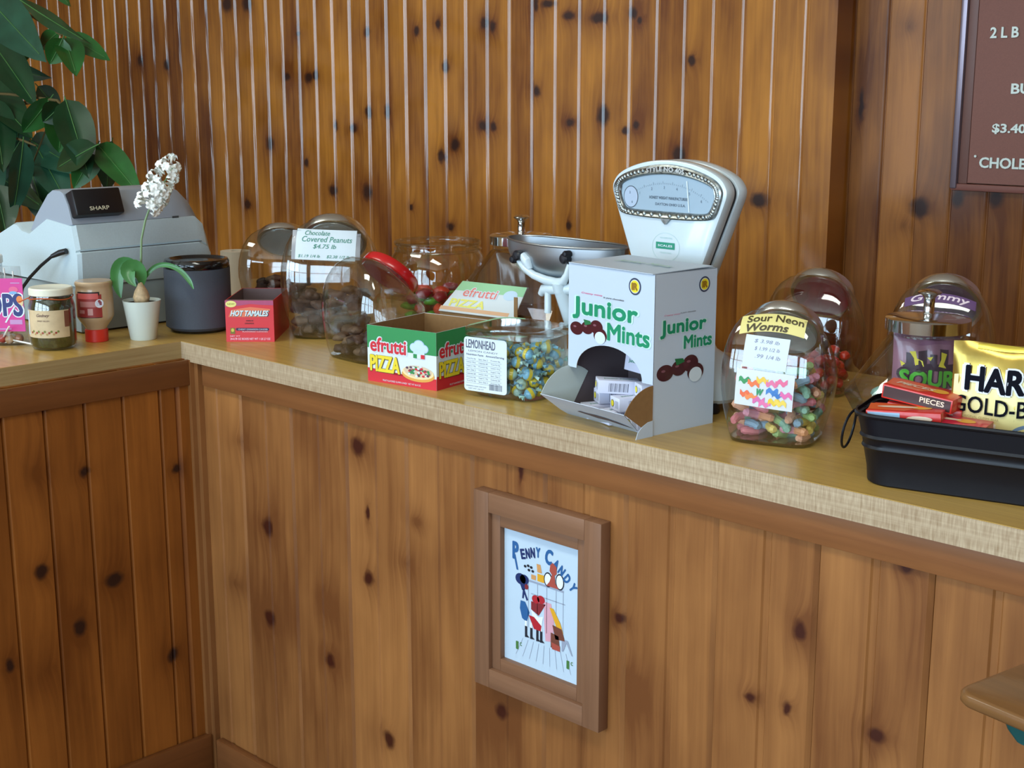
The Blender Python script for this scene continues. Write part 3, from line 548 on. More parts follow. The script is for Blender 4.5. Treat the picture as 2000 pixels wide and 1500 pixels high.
b = MB(); A = T(0, -.004, .077) @ RX(-42); b.add([(0, 0, 0), (.180, 0, 0), (.176, .0, .072), (.022, .0, .072)] + [(0, .0012, 0), (.180, .0012, 0), (.176, .0012, .072), (.022, .0012, .072)], [(0, 1, 2, 3), (7, 6, 5, 4), (0, 4, 5, 1), (1, 5, 6, 2), (2, 6, 7, 3), (3, 7, 4, 0)], PW, False, A)
A = A @ T(0, -.0003, 0) @ FRONT; pg = mat('pale_green', (156, 206, 158), .4); b.poly([(.0155, .05), (.177, .05), (.176, .072), (.022, .072)], pg, A).rect(.0, .165, .004, .012, mat('pale_orange', (226, 180, 140), .4), A)
b.text('efrutti', .078, .048, .024, WHITE, A @ T(0, 0, .0003), w=.085, bold=.09).text('efrutti', .078, .048, .021, mat('pale_red', (226, 130, 120), .4), A @ T(0, 0, .0005), w=.08, bold=.02).text('PIZZA', .06, .022, .018, mat('pale_yellow', (236, 230, 120), .4), A @ T(0, 0, .0003), w=.085, bold=.05).ell(.148, .05, .016, .011, mat('hat_blue', (176, 208, 232), .5), A @ T(0, 0, .0003))
b.build('lid_flap', t); MB().box(.178, .186, .0, .0015, .076, .118, KRAFT).build('side_flap', t)
# ================================================================ GLASS CANDY JARS
import numpy as np
JT = [(0, .062, .009, .120), (.003, .064, .006, .124), (.02, .069, .003, .129), (.05, .077, .001, .134), (.08, .0815, 0, .135), (.10, .0815, 0, .133), (.12, .0795, .002, .118), (.14, .075, .006, .100), (.155, .070, .011, .087), (.17, .062, .018, .073), (.18, .054, .025, .064), (.19, .040, .036, .055), (.194, .026, .043, .050)]
def jar_at(z):
    for a, c in zip(JT, JT[1:]):
        if z <= c[0]: k = (z - a[0]) / (c[0] - a[0]); return [a[i] + (c[i] - a[i]) * k for i in (1, 2, 3)]
    return JT[-1][1:]
def jar_ring(z, q, sh=0, n=44):
    w_, y0, y1 = q; w_ -= sh; y0 += sh; y1 -= sh; e = 2 / 4.5; yc = (y0 + y1) / 2; hd = (y1 - y0) / 2
    return [(w_ * math.copysign(abs(cos(a)) ** e, cos(a)), yc + hd * math.copysign(abs(sin(a)) ** e, sin(a)), z) for a in [2 * pi * (i + .5) / n for i in range(n)]]
def jar_front(sx, sz):
    """point on the front glass for label art (x right, z up), in metres of the scaled jar"""
    def fn(x, z, off=.0008):
        w_, y0, y1 = jar_at(z / sz); u = min(.96, abs(x / sx) / w_); yc = (y0 + y1) / 2; hd = (y1 - y0) / 2
        return (x, (yc - hd * (1 - u ** 4.5) ** (1 / 4.5)) * sx - off, z)
    return fn
def tilt_jar(label, loc, rz, s, sz, lid='silver', liner=None, group=None):
    t = thing('candy_jar', label, 'jar', (*loc, ZC), rz, group)
    b = MB(); b.M = Matrix.Diagonal((s, s, sz, 1))
    b.loft([jar_ring(z, (w_, a, c)) for z, w_, a, c in JT], GLASS)
    N = Matrix(((1, 0, 0, 0), (0, .66, .75, 0), (0, -.75, .66, 0), (0, 0, 0, 1)))
    A = T(0, .0915, .147) @ N
    b.lathe([(.048, -.002), (.049, .004), (.049, .014)], GLASS, 36, A, close=False)
    b.loft([jar_ring(.0015, (.058, .012, .117)), jar_ring(.006, (.064, .007, .124))], GLASS)          # thick glass foot
    b.build('glass', t, angle=50)
    lm = {'silver': mat('lid_metal', (222, 225, 224), .24, 1), 'red': mat('red_lid', (190, 16, 22), .25, coat=.6)}[lid]
    b = MB(); b.M = Matrix.Diagonal((s, s, sz, 1))
    b.lathe([(.050, .008), (.0535, .009), (.0545, .012), (.0545, .023), (.0525, .0265), (.044, .0285), (0, .030)], lm, 48, A)
    b.build('lid', t, angle=50)
    b = MB(); b.M = Matrix.Diagonal((s, s, sz, 1))
    b.lathe([(.0, .0075), (.0475, .0075), (.0475, .0095), (0, .0098)], mat('liner_' + (liner or 'grey'), {'maroon': (140, 16, 42), 'purple': (86, 50, 96), None: (176, 176, 168)}[liner], .35), 36, A)
    b.build('lid_liner', t)
    return t
def pack(n, sph, inside, seed, tries=40, tilt=12, fill_w=0):
    """drop n copies of a compound-sphere shape into a container; returns matrices"""
    rr = random.Random(seed); C = np.zeros((0, 4)); out = []
    sp = [Vector(s_[:3]) for s_ in sph]; R = np.array([s_[3] for s_ in sph])
    for k in range(n):
        best = None
        for _ in range(tries):
            Q = RZ(rr.uniform(0, 360)) @ RX(rr.uniform(-tilt, tilt)) @ RY(rr.uniform(-tilt, tilt)); bx = inside(rr)
            P = np.array([(Q @ v)[:] for v in sp]); P[:, 0] += bx[0]; P[:, 1] += bx[1]
            if not all(bx[2](p_[0], p_[1], r_) for p_, r_ in zip(P, R)): continue
            z = (R - P[:, 2]).max()
            if len(C):
                dx = P[:, None, 0] - C[None, :, 0]; dy = P[:, None, 1] - C[None, :, 1]; rs = R[:, None] + C[None, :, 3]
                g = rs ** 2 - dx ** 2 - dy ** 2; ok = g > 0
                if ok.any(): z = max(z, (C[None, :, 2] + np.sqrt(np.where(ok, g, 0)) - P[:, 2][:, None])[ok].max())
            if best is None or z < best[0]: best = (z, P, Q, bx)
        if best is None: continue
        z, P, Q, bx = best; P = P.copy(); P[:, 2] += z
        C = np.vstack([C, np.hstack([P, R[:, None]])]); out.append(T(bx[0], bx[1], z) @ Q)
    return out
def box_region(x0, x1, y0, y1, r=.0):
    ok = lambda x, y, q: x0 + q <= x <= x1 - q and y0 + q <= y <= y1 - q
    return lambda rr: (rr.uniform(x0, x1), rr.uniform(y0, y1), ok)
def scatter(protos, mats_, base, label, cat, group, kinds=None):
    for i, Mx in enumerate(mats_):
        p = protos[i % len(protos)]
        if not p.get('used'): p['used'] = 1; p.matrix_world = base @ Mx; o = p
        else: o = dup(p, base @ Mx)
        k = kinds[i % len(protos)] + ' ' if kinds else ''
        o['label'] = k + label; o['category'] = cat; o['group'] = k + group
    for p in protos:
        if 'used' in p: del p['used']
    for o in S.collection.objects:
        if 'used' in o: del o['used']
def lump(r, m, seed, sq=(1, .85, .75)):
    rr = random.Random(seed); bm = bmesh.new(); bmesh.ops.create_icosphere(bm, subdivisions=2, radius=r)
    for v in bm.verts: v.co = Vector((v.co.x * sq[0], v.co.y * sq[1], v.co.z * sq[2])) * rr.uniform(.86, 1.06)
    b = MB(); bm.verts.index_update(); b.add([v.co[:] for v in bm.verts], [[v.index for v in f.verts] for f in bm.faces], m, True); bm.free(); return b
def note(t, s, sz, x0, x1, z0, z1, m, rot=0, name='label', build=True, flat=False):
    f = jar_front(s, sz); cx, cz = (x0 + x1) / 2, (z0 + z1) / 2; c_, s_ = cos(radians(rot)), sin(radians(rot))
    def g(x, z, off=.0008):
        dx, dz = x - cx, z - cz; X = cx + dx * c_ - dz * s_; Z = cz + dx * s_ + dz * c_
        if flat:
            p = f(cx, Z, off); return (X, p[1], Z)
        return f(X, Z, off)
    b = MB(); b.grid(lambda u, v: g(x0 + (x1 - x0) * u, z0 + (z1 - z0) * v), 12, 8, m); return b, g

choc = [mat('chocolate_a', (82, 58, 44), .65, noise=.35, nscale=120), mat('chocolate_b', (104, 80, 60), .7, noise=.35, nscale=120), mat('chocolate_c', (58, 40, 32), .6, noise=.35, nscale=120)]
def cluster(r, m, seed):
    """an irregular nut cluster: one skin pulled out over four or five nuts"""
    rr = random.Random(seed); bm = bmesh.new(); bmesh.ops.create_icosphere(bm, subdivisions=3, radius=1)
    nuts = [Vector((rr.uniform(-1, 1), rr.uniform(-1, 1), rr.uniform(-.6, .6))).normalized() for _ in range(6)]
    for v in bm.verts:
        d = v.co.normalized(); k = max(max(0, d.dot(n_)) ** 6 for n_ in nuts); v.co = d * r * (.72 + .48 * k + rr.uniform(-.03, .03)); v.co.z *= .8
    b = MB(); bm.verts.index_update(); b.add([v.co[:] for v in bm.verts], [[v.index for v in f.verts] for f in bm.faces], m, True); bm.free(); return b
def choc_protos(r, cat='candy'):
    o = [cluster(r, choc[i], 5 + i).build('chocolate_candy') for i in range(3)]
    return o
def fill_choc(loc, rz, s, n, r, seed, lab, grp):
    B = Matrix.Translation((*loc, ZC + .0045)) @ RZ(rz)
    scatter(choc_protos(r), pack(n, [(0, 0, 0, r * .82)], box_region(-.061 * s, .061 * s, .012 * s, .120 * s), seed, 50), B, lab, 'candy', grp)
J0 = ((-.150, .350), 44, 1.16, .96)
tilt_jar('tilted clear jar of dark chocolates, farthest left, behind the jar with the peanut sign', J0[0], J0[1], J0[2], J0[3])
fill_choc(J0[0], J0[1], J0[2], 46, .0155, 1, 'chocolate-covered candy in the far left jar behind the peanut jar', 'chocolates in the far left jar')
JA = ((.203, .211), 43, 1.23, 1.205)
t = tilt_jar('tall tilted clear jar with a white handwritten chocolate covered peanuts sign', JA[0], JA[1], JA[2], JA[3])
b, g = note(t, JA[2], JA[3], -.062, .058, .160, .218, WHITE, -2)
tape = mat('clear_tape', (150, 152, 156), .3)
gi = mat('green_pen', (70, 140, 120), .6); P2 = lambda x, z: g(x, z, .0013)
for s_, x, z, h, w_ in (('Chocolate', -.020, .2115, .0085, .050), ('Covered Peanuts', .000, .2000, .0105, .100), ('$4.75 lb', -.004, .1860, .0095, .046), ('$1.19 1/4 lb', -.034, .1670, .0065, .044), ('$2.38 1/2 lb', .024, .1670, .0065, .046)): b.text(s_, x, z, h, gi, w=w_, shear=.25, fn=P2, bold=.008)
b.build('label', t)
b = MB(); g2 = jar_front(JA[2], JA[3]); b.grid(lambda u, v: g2(-.0705 + .009 * u, .162 + .055 * v, .0006), 2, 6, tape); b.build('tape', t); b = MB(); b.grid(lambda u, v: g2(.0575 + .009 * u, .160 + .05 * v, .0006), 2, 6, tape); b.build('tape', t)
fill_choc(JA[0], JA[1], JA[2], 58, .0165, 2, 'chocolate-covered peanut cluster in the jar with the handwritten peanut sign', 'chocolate peanuts in the signed jar')
JB = ((.395, .090), -4, 1.10, .97)
t = tilt_jar('tilted clear jar with a thick red lid, nearly empty, behind the pizza gummy box', JB[0], JB[1], JB[2], JB[3], 'red', 'maroon')
fill_choc(JB[0], JB[1], JB[2], 40, .014, 3, 'dark chocolate piece at the bottom of the red-lidded jar', 'chocolates in the red-lidded jar')
JR = ((1.166, .425), 16, .97, 1.0)
t = tilt_jar('tilted jar with a silver lid and maroon liner standing behind the worm jar', JR[0], JR[1], JR[2], JR[3], 'silver', 'maroon')
rp = [lump(.011, mat('red_candy_%d' % i, c, .3, coat=.5), 30 + i).build('red_candy') for i, c in enumerate([(206, 38, 30), (180, 24, 28), (222, 64, 40)])]
scatter(rp, pack(48, [(0, 0, 0, .0105)], box_region(-.056, .056, .014, .112), 4, 40), Matrix.Translation((*JR[0], ZC + .0045)) @ RZ(16), 'shiny red candy in the jar behind the worm jar', 'candy', 'red candies in the jar behind the worms')
JG = ((1.392, .432), 20, .98, 1.05)
t = tilt_jar('tilted jar with curved purple gummy lettering behind the gold bag', JG[0], JG[1], JG[2], JG[3], 'silver', 'purple')
g = jar_front(JG[2], JG[3]); b = MB(); pu = mat('purple_band', (96, 60, 110), .5)
b.grid(lambda u, v: g(-.052 + .104 * u, .176 + .013 * v - .010 * abs(2 * u - 1) ** 2, .0006), 14, 3, pu)
b.text('Gummy', .0, .1835, .012, mat('pale_pink_text', (236, 214, 222), .5), w=.086, bold=.03, shear=.2, fn=lambda x, z: g(x, z - .010 * (x / .052) ** 2, .0012)); b.build('label', t)
dk = [lump(.0115, mat('dark_gummy_%d' % i, c, .3, coat=.5), 40 + i).build('dark_gummy') for i, c in enumerate([(70, 40, 70), (54, 34, 50)])]
scatter(dk, pack(44, [(0, 0, 0, .011)], box_region(-.056, .056, .014, .112), 6, 30), Matrix.Translation((*JG[0], ZC + .0045)) @ RZ(20), 'dark purple gummy in the jar behind the gold bag', 'candy', 'gummies in the purple-lettered jar')
# worm jar
JW = ((1.308, .108), 18.5, .94, .975)
t = tilt_jar('tilted clear jar of pastel gummy worms with a yellow worms label and white price note', JW[0], JW[1], JW[2], JW[3])
b, g = note(t, JW[2], JW[3], -.046, .043, .163, .182, mat('pale_yellow_label', (222, 208, 130), .5)); b = MB(); ink2 = mat('dark_olive_ink', (70, 58, 30), .5)
cv = lambda x, z, off: jar_front(JW[2], JW[3])(x, z - .006 * (x / .045) ** 2, off)
b.grid(lambda u, v: cv(-.047 + .092 * u, .162 + .0225 * v, .0007), 14, 5, mat('pale_yellow_label', (222, 208, 130), .5))
b.text('Sour Neon', .002, .1795, .0085, ink2, w=.080, bold=.035, fn=lambda x, z: cv(x, z, .0013)).text('Worms', -.008, .1685, .0105, ink2, w=.060, bold=.045, shear=.2, fn=lambda x, z: cv(x, z, .0013)); b.build('label', t, 'yellow label')
b, g = note(t, JW[2], JW[3], -.037, .026, .111, .155, WHITE, -3); pen = mat('faint_pen', (140, 144, 168), .6)
for s_, x, z in (('$ 3.98 lb', -.006, .148), ('$ 1.99 1/2 lb', -.004, .138), ('.99 1/4 lb', -.002, .128)): b.text(s_, x, z, .0055, pen, w=.036, shear=.2, fn=lambda x, z: g(x, z, .0013))
b.build('label', t, 'white handwritten price note')
b, g = note(t, JW[2], JW[3], -.046, .037, .056, .108, mat('card_white', (214, 220, 222), .45), -3)
wp = [((60, 150, 90), -.033, .092), ((236, 120, 70), -.020, .089), ((236, 196, 70), -.008, .095), ((226, 120, 160), .006, .092), ((230, 110, 150), .019, .095), ((70, 130, 200), .007, .081), ((60, 120, 190), .016, .077), ((226, 110, 170), .027, .078), ((236, 110, 70), -.030, .073), ((240, 140, 80), -.022, .070), ((216, 110, 170), -.011, .066), ((230, 120, 170), -.002, .062), ((236, 200, 60), .011, .066), ((240, 210, 90), .020, .066)]
for k, (c, x, z) in enumerate(wp):
    pts = []; 
    for i in range(9): pts.append((x - .0085 + .017 * i / 8, z + .0022 * sin(i * 1.3 + k) + .0035))
    for i in range(8, -1, -1): pts.append((x - .0085 + .017 * i / 8, z + .0022 * sin(i * 1.3 + k) - .0035))
    b.add([g(a, c_, .0013 + k * .00002) for a, c_ in pts], [(i, i + 1, 16 - i, 17 - i) for i in range(8)], mat('worm_print_%d' % k, c, .5))
b.text('W', -.010, .078, .010, mat('green_print', (50, 150, 100), .5), w=.010, bold=.06, shear=.3, fn=lambda x, z: g(x, z, .0018))
b.build('label', t, 'printed card with gummy worm pictures')
WC = [(222, 130, 140), (228, 204, 110), (228, 160, 116), (140, 190, 168), (140, 176, 200), (224, 156, 176), (160, 196, 124), (230, 172, 140)]
def worm(i):
    b = MB(); c1 = mat('worm_%d' % i, WC[i], .5, sss=.1, noise=.08, nscale=900); c2 = mat('worm_%d' % ((i + 3) % 8), WC[(i + 3) % 8], .5, noise=.08, nscale=900)
    P = [((k / 10 - .5) * .044, .0035 * sin(k * .55 + i), .0) for k in range(11)]
    R = [.0040] + [.0064 if k % 2 else .0056 for k in range(1, 10)] + [.0038]
    b.tube(P[:6], R[:6], c1, 8).tube(P[5:], R[5:], c2, 8); return b.build('gummy_worm')
wb = box_region(-.0600, .0600, .012, .116)
scatter([worm(i) for i in range(8)], pack(84, [(-.016, .002, 0, .0056), (-.008, .001, 0, .0056), (0, 0, 0, .0056), (.008, -.001, 0, .0056), (.016, -.002, 0, .0056)], wb, 9, 26, 24), Matrix.Translation((*JW[0], ZC + .0045)) @ RZ(18.5), 'sour gummy worm in the jar with the yellow worms label', 'candy', 'gummy worms in the labelled jar', ['pink and turquoise', 'yellow and pale blue', 'orange and pink', 'turquoise and green', 'blue and orange', 'rose pink', 'green and yellow', 'orange'])

# ---- eight sided jars with flat metal lids and knob
def oct_ring(R, z, n=8, ph=22.5, rnd=.0): return [(R * cos(radians(360 * i / n + ph)), R * sin(radians(360 * i / n + ph)), z) for i in range(n)]
def knob_jar(label, loc, rz, R, H, rn):
    t = thing('candy_jar', label, 'jar', (*loc, ZC), rz)
    b = MB(); zs = [(0, .64), (.004, .66), (.41 * H, .985), (.44 * H, 1.0), (.47 * H, .985), (.90 * H, (rn + .006) / R), (.93 * H, rn / R)]
    b.loft([oct_ring(R * k, z) for z, k in zs], GLASS, smooth=False)
    b.lathe([(rn, .93 * H), (rn, .985 * H), (rn + .002, H)], GLASS, 40, close=False); b.loft([oct_ring(R * .60, .002), oct_ring(R * .64, .007)], GLASS)
    b.build('glass', t)
    MB().lathe([(rn + .003, H - .006), (rn + .006, H - .005), (rn + .006, H + .011), (rn + .004, H + .0128), (rn - .01, H + .0155), (.01, H + .018), (0, H + .018)], mat('lid_metal2', (214, 220, 222), .1, 1), 48).build('lid', t)
    MB().lathe([(.009, 0), (.0075, .003), (.0075, .022), (.010, .026), (.0155, .029), (.0165, .031), (.012, .034), (0, .035)], CHROME, 28, T(0, 0, H + .017)).build('knob', t)
    return t
KJ = (1.452, .284); KB = (.462, .50)
knob_jar('clear angular jar with a broad chrome lid behind the black tub', KJ, 20, .112, .168, .052)
knob_jar('clear angular jar with a chrome lid half hidden behind the scale scoop', KB, 30, .135, .196, .058)
tf = [lump(.0135, mat('taffy_%d' % i, c, .45, coat=.2, noise=.1, nscale=60), 50 + i, (1.25, .8, .8)).build('wrapped_taffy') for i, c in enumerate([(206, 150, 176), (150, 186, 170), (216, 180, 190), (190, 120, 150)])]
def disc_region(R): return lambda rr: (rr.uniform(-R, R), rr.uniform(-R, R), lambda x, y, q: x * x + y * y < (R - q) ** 2)
scatter(tf, pack(48, [(-.004, 0, 0, .0115), (.004, 0, 0, .0115)], disc_region(.078), 12, 40), Matrix.Translation((*KJ, ZC + .008)) @ RZ(20), 'pale pink or green taffy in the chrome-lidded angular jar', 'candy', 'taffy in the angular jar')
# printed sour candy pouch standing in that jar
t = thing('candy_bag', 'mauve candy pouch with green sour lettering inside the chrome-lidded angular jar', 'candy bag', (*KJ, ZC + .060), 38)
mv = mat('mauve_foil', (150, 104, 124), .3, coat=.5, noise=.18, nscale=22)
def pouch(w_, h_, dpt, m, top=.012):
    def f(u, v, sgn):
        e = (math.sin(pi * min(1, max(0, u))) ** .5) * (math.sin(pi * min(1, v * 1.0)) ** .45)
        return ((u - .5) * w_ * (1 - .02 * math.sin(pi * v)), sgn * dpt / 2 * e + .0015 * sin(23 * u + 5 * v) * e, v * h_ + .001 * sin(14 * u))
    b = MB(); b.grid(lambda u, v: f(u, v, -1), 22, 14, m); b.grid(lambda u, v: f(1 - u, v, 1), 22, 14, m); return b, f
b, f = pouch(.092, .100, .040, mv)
sf = lambda x, z, off=.0012: (lambda p: (p[0], p[1] - off, p[2]))(f(x / .092 + .5, z / .100, -1))
def sgrid(b, x0, x1, z0, z1, m, off): b.grid(lambda u, v: sf(x0 + (x1 - x0) * u, z0 + (z1 - z0) * v, off), 8, 5, m)
dkp = mat('dark_violet_ink', (46, 24, 52), .4)
for x, z, w_, h_ in ((-.030, .052, .010, .02), (-.014, .05, .012, .026), (.002, .052, .010, .018), (.016, .05, .012, .028), (-.034, .047, .07, .010)): sgrid(b, x, x + w_, z, z + h_, dkp, .0009)
yl = mat('sour_yellow', (236, 220, 60), .5)
for zig in ([(-.026, .074), (-.018, .076), (-.016, .066), (-.008, .062), (-.006, .054), (-.018, .056), (-.02, .066)], [(.018, .074), (.026, .072), (.024, .064), (.022, .058), (.026, .052), (.014, .054), (.018, .064)], [(-.002, .066), (.006, .067), (.003, .061)], [(-.038, .060), (-.031, .056), (-.036, .052)]):
    b.add([sf(x, z, .0014) for x, z in zig], [tuple(range(len(zig)))], yl)
b.text('SOUR', .001, .036, .031, dkp, w=.086, bold=.10, fn=lambda x, z: sf(x, z, .0013)).text('SOUR', .001, .036, .025, mat('sour_green', (78, 190, 50), .45), w=.079, bold=.045, fn=lambda x, z: sf(x, z, .0018))
b.text('.....', -.01, .092, .002, WHITE, w=.04, bold=.03, fn=lambda x, z: sf(x, z, .0012))
b.build('pouch_body', t)
# bag of sweets standing in the rear angular jar
t = thing('candy_bag', 'crumpled clear bag inside the rear angular jar beside the scale scoop', 'candy bag', (*KB, ZC + .012), 44)
b, f = pouch(.10, .16, .05, glassy('hazy_film', (.80, .82, .90), (.6, .62, .74), 1, .25)); b.build('bag_film', t)
# round open jar
OJ = (.217, .50)
t = thing('glass_jar', 'round open glass jar with a wide rim and a few red and green sweets', 'jar', (*OJ, ZC), 0)
MB().lathe([(.0, .003), (.075, .002), (.090, .012), (.101, .04), (.104, .08), (.103, .12), (.097, .148), (.090, .158), (.088, .163), (.0885, .172)], GLASS, 48, close=False).lathe([(.0885, .172), (.0925, .172), (.0925, .1765), (.0905, .179), (.0885, .1765), (.0885, .172)], GLASS, 48, close=False).lathe([(.088, .158), (.0935, .160), (.0935, .163), (.088, .165)], GLASS, 48, close=False).build('glass', t)
sw = [lump(.0155, mat('sweet_green', (96, 180, 60), .4, coat=.4, noise=.25, nscale=60), 60, (1.4, .9, .6)).build('wrapped_sweet'), lump(.0155, mat('sweet_red', (204, 60, 36), .4, coat=.4, noise=.3, nscale=60), 61, (1.3, .9, .8)).build('wrapped_sweet'), lump(.0155, mat('sweet_darkred', (150, 30, 40), .4, coat=.4), 62, (1.3, .9, .8)).build('wrapped_sweet')]
scatter(sw, pack(44, [(-.006, 0, 0, .0125), (.006, 0, 0, .0125)], disc_region(.088), 15, 40), Matrix.Translation((*OJ, ZC + .004)), 'red or green wrapped sweet in the round open jar', 'candy', 'sweets in the round open jar')
# small clear tub
t = thing('plastic_tub', 'small ribbed clear tub behind the yellow-candy tub', 'tub', (.700, .285, ZC), 10)
V = []; b = MB(); n = 40
b.loft([[((r_ + (.0010 if i % 2 else -.0010)) * cos(2 * pi * i / n), (r_ + (.0010 if i % 2 else -.0010)) * sin(2 * pi * i / n), z) for i in range(n)] for z, r_ in ((.0, .024), (.005, .026), (.055, .030), (.06, .031))], CPL, caps=(True, False)); b.lathe([(.031, .060), (.034, .061), (.034, .067), (.031, .068), (.0, .068)], CPL, 36); b.build('tub_body', t)
b = MB().lathe([(0, .002), (.022, .002), (.025, .03), (0, .034)], mat('pink_powder', (200, 76, 104), .7), 24); tag(b.build('candy_powder', loc=(.700, .285, ZC)), 'pink sweets inside the small ribbed clear tub', 'candy', kind='stuff')
# paper roll behind the speaker
b = MB().lathe([(.010, 0), (.036, 0), (.036, .105), (.010, .105), (.010, 0)], mat('receipt_paper', (210, 204, 188), .8), 32, close=False)
tag(b.build('paper_roll', loc=(-.475, .465, ZC)), 'white paper roll standing behind the dark grey speaker', 'paper roll')
# ================================================================ YELLOW CANDY TUB
t = thing('plastic_tub', 'square clear tub of blue-wrapped yellow candies with a white nutrition label', 'tub', (.760, .050, ZC), 10)
TC = glassy('tub_plastic', (.90, .93, .92), (.6, .66, .64), 1, .05)
def rr_ring(x0, x1, y0, y1, r, z, n=6): return [(x, y, z) for x, y in rrect(x0, x1, y0, y1, r, n)]
b = MB(); b.loft([rr_ring(.008, .127, .008, .112, .026, .001), rr_ring(.003, .132, .003, .117, .03, .006), rr_ring(.0, .135, .0, .12, .03, .05), rr_ring(-.003, .138, -.003, .123, .03, .102)], TC, caps=(True, False))
b.build('tub_body', t, angle=50)
b = MB(); b.loft([rr_ring(-.004, .139, -.004, .124, .03, .100), rr_ring(-.007, .142, -.007, .127, .032, .101), rr_ring(-.007, .142, -.007, .127, .032, .112), rr_ring(-.004, .139, -.004, .124, .03, .114), rr_ring(.006, .129, .006, .114, .024, .1135)], TC); b.build('lid', t, angle=50)
b = MB(); A = T(0, -.0012, 0) @ FRONT; ik = mat('label_ink', (84, 90, 110), .5)
pr_ = [(x, y) for x, y in rrect(.002, .086, .010, .099, .006)]
b.add([(x, -.0010 - .002 * max(0, (z - .05) / .05) , z) for x, z in pr_], [tuple(range(len(pr_)))], WHITE)
A = T(0, -.0034, 0) @ FRONT
b2 = MB(); b = MB(); b.prism(rrect(.004, .088, .010, .099, .006), 0, .0006, WHITE, T(0, -.0032, 0) @ FRONT); A = T(0, -.0040, 0) @ FRONT
b.text('LEMONHEAD', .037, .088, .0145, ik, A, w=.058, bold=.02)
rr = random.Random(5)
b.text('LEMON CANDY', .042, .0765, .0028, ik, A, w=.058)
b.text('Nutrition Facts   Amount/Serving', .046, .070, .0042, ik, A, w=.074, bold=.02)
for i in range(7):
    z = .0635 - i * .0062
    for x in (.008, .032, .056): b.text(['Total Fat 0g', 'Sodium 10mg', 'Sugars 14g', 'Serv. Size 2', 'Calories 60', 'Protein 0g'][(i + int(x * 100)) % 6], x + .010, z, .0026, ik, A, w=.018)
    b.rect(.007, .078, z - .0034, z - .0031, ik, A)
for i in range(16): b.rect(.054 + i * .0016, .054 + i * .0016 + rr.uniform(.0004, .0011), .015, .025, ik, A)
b.text('INGREDIENTS: SUGAR, CORN SYRUP', .028, .018, .002, ik, A, w=.040).text('NET WT 150 CT', .028, .014, .002, ik, A, w=.030)
b.build('label', t)
lw_ = [mat('lemon_yellow', (232, 206, 60), .3, coat=.5), mat('wrapper_blue', (120, 186, 220), .3, coat=.5, noise=.4, nscale=70), mat('wrapper_pale', (176, 214, 206), .3, coat=.5, noise=.3, nscale=70)]
def lemon(i):
    m = [lw_[0], lw_[1], lw_[2]][i]; e = lw_[1] if i != 1 else lw_[2]
    b = MB(); b.lathe([(0, -.010), (.0045, -.0092), (.0085, -.005), (.0098, 0), (.0085, .005), (.0045, .0092), (0, .010)], m, 14, RY(90))
    b.lathe([(.0099, -.003), (.0100, 0), (.0099, .003)], lw_[1] if i == 0 else lw_[0], 14, RY(90), close=False)
    for s_ in (-1, 1):
        n = 9; V = [(s_ * .0095, 0, 0)] + [(s_ * .0175, .008 * cos(pi * k / (n - 1)), .003 * sin(k * 2.1)) for k in range(n)]
        V += [(v[0], v[1], v[2] + .0006) for v in V]; m_ = n + 1
        b.add(V, [(0, k, k + 1) for k in range(1, n)] + [(m_, m_ + k + 1, m_ + k) for k in range(1, n)], e, True)
    return b.build('wrapped_candy')
scatter([lemon(0), lemon(1), lemon(2), lemon(1)], pack(78, [(-.008, 0, 0, .0065), (0, 0, 0, .0098), (.008, 0, 0, .0065)], box_region(.004, .131, .004, .115), 21, 40, 25), Matrix.Translation((.760, .050, ZC + .003)) @ RZ(10), 'wrapped lemon candy in the square clear tub', 'candy', 'lemon candies in the square tub', ['mostly yellow', 'blue', 'pale green', 'blue'])

# ================================================================ WHITE MINT DISPENSER BOX
JW_, JD, JH = .183, .129, .235
JM = Matrix.Translation((.973, .068, ZC)) @ RZ(-6.7)
t = thing('candy_dispenser_box', 'tall white mint candy dispenser box with green lettering and an arched opening', 'candy box', (.973, .068, ZC), -6.7)
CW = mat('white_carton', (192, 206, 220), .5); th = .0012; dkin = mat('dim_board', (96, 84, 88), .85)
b = MB(); ah = .0435; arch = [(.090 + .071 * cos(pi * i / 22), .0755 + ah * sin(pi * i / 22)) for i in range(23)]
O = [(0, .0755)] + arch[::-1] + [(JW_, .0755), (JW_, JH), (0, JH)]
n = len(O); top = [(x, JH) for x, z in O]
fr = [(0, .0755)] + arch[::-1] + [(JW_, .0755)]
V = []; F = []
for x, z in fr: V += [(x, 0, z), (x, 0, JH), (x, th, z), (x, th, JH)]
b.add(V, [(4 * i, 4 * i + 4, 4 * i + 5, 4 * i + 1) for i in range(len(fr) - 1)], CW).add(V, [(4 * i + 2, 4 * i + 3, 4 * i + 7, 4 * i + 6) for i in range(len(fr) - 1)], KRAFT).add(V, [(4 * i, 4 * i + 2, 4 * i + 6, 4 * i + 4) for i in range(len(fr) - 1)], KRAFT)
b.box(0, th, th, JD, 0, JH, CW).box(JW_ - th, JW_, th, JD, 0, JH, CW).box(th, JW_ - th, JD - th, JD, 0, JH, CW).box(th, JW_ - th, 0, JD - th, 0, th, CW)
b.box(th, th + .0004, th, JD - th, th, JH - .002, dkin).box(JW_ - th - .0004, JW_ - th, th, JD - th, th, JH - .002, dkin).box(th, JW_ - th, JD - th - .0005, JD - th, th, JH - .002, dkin)
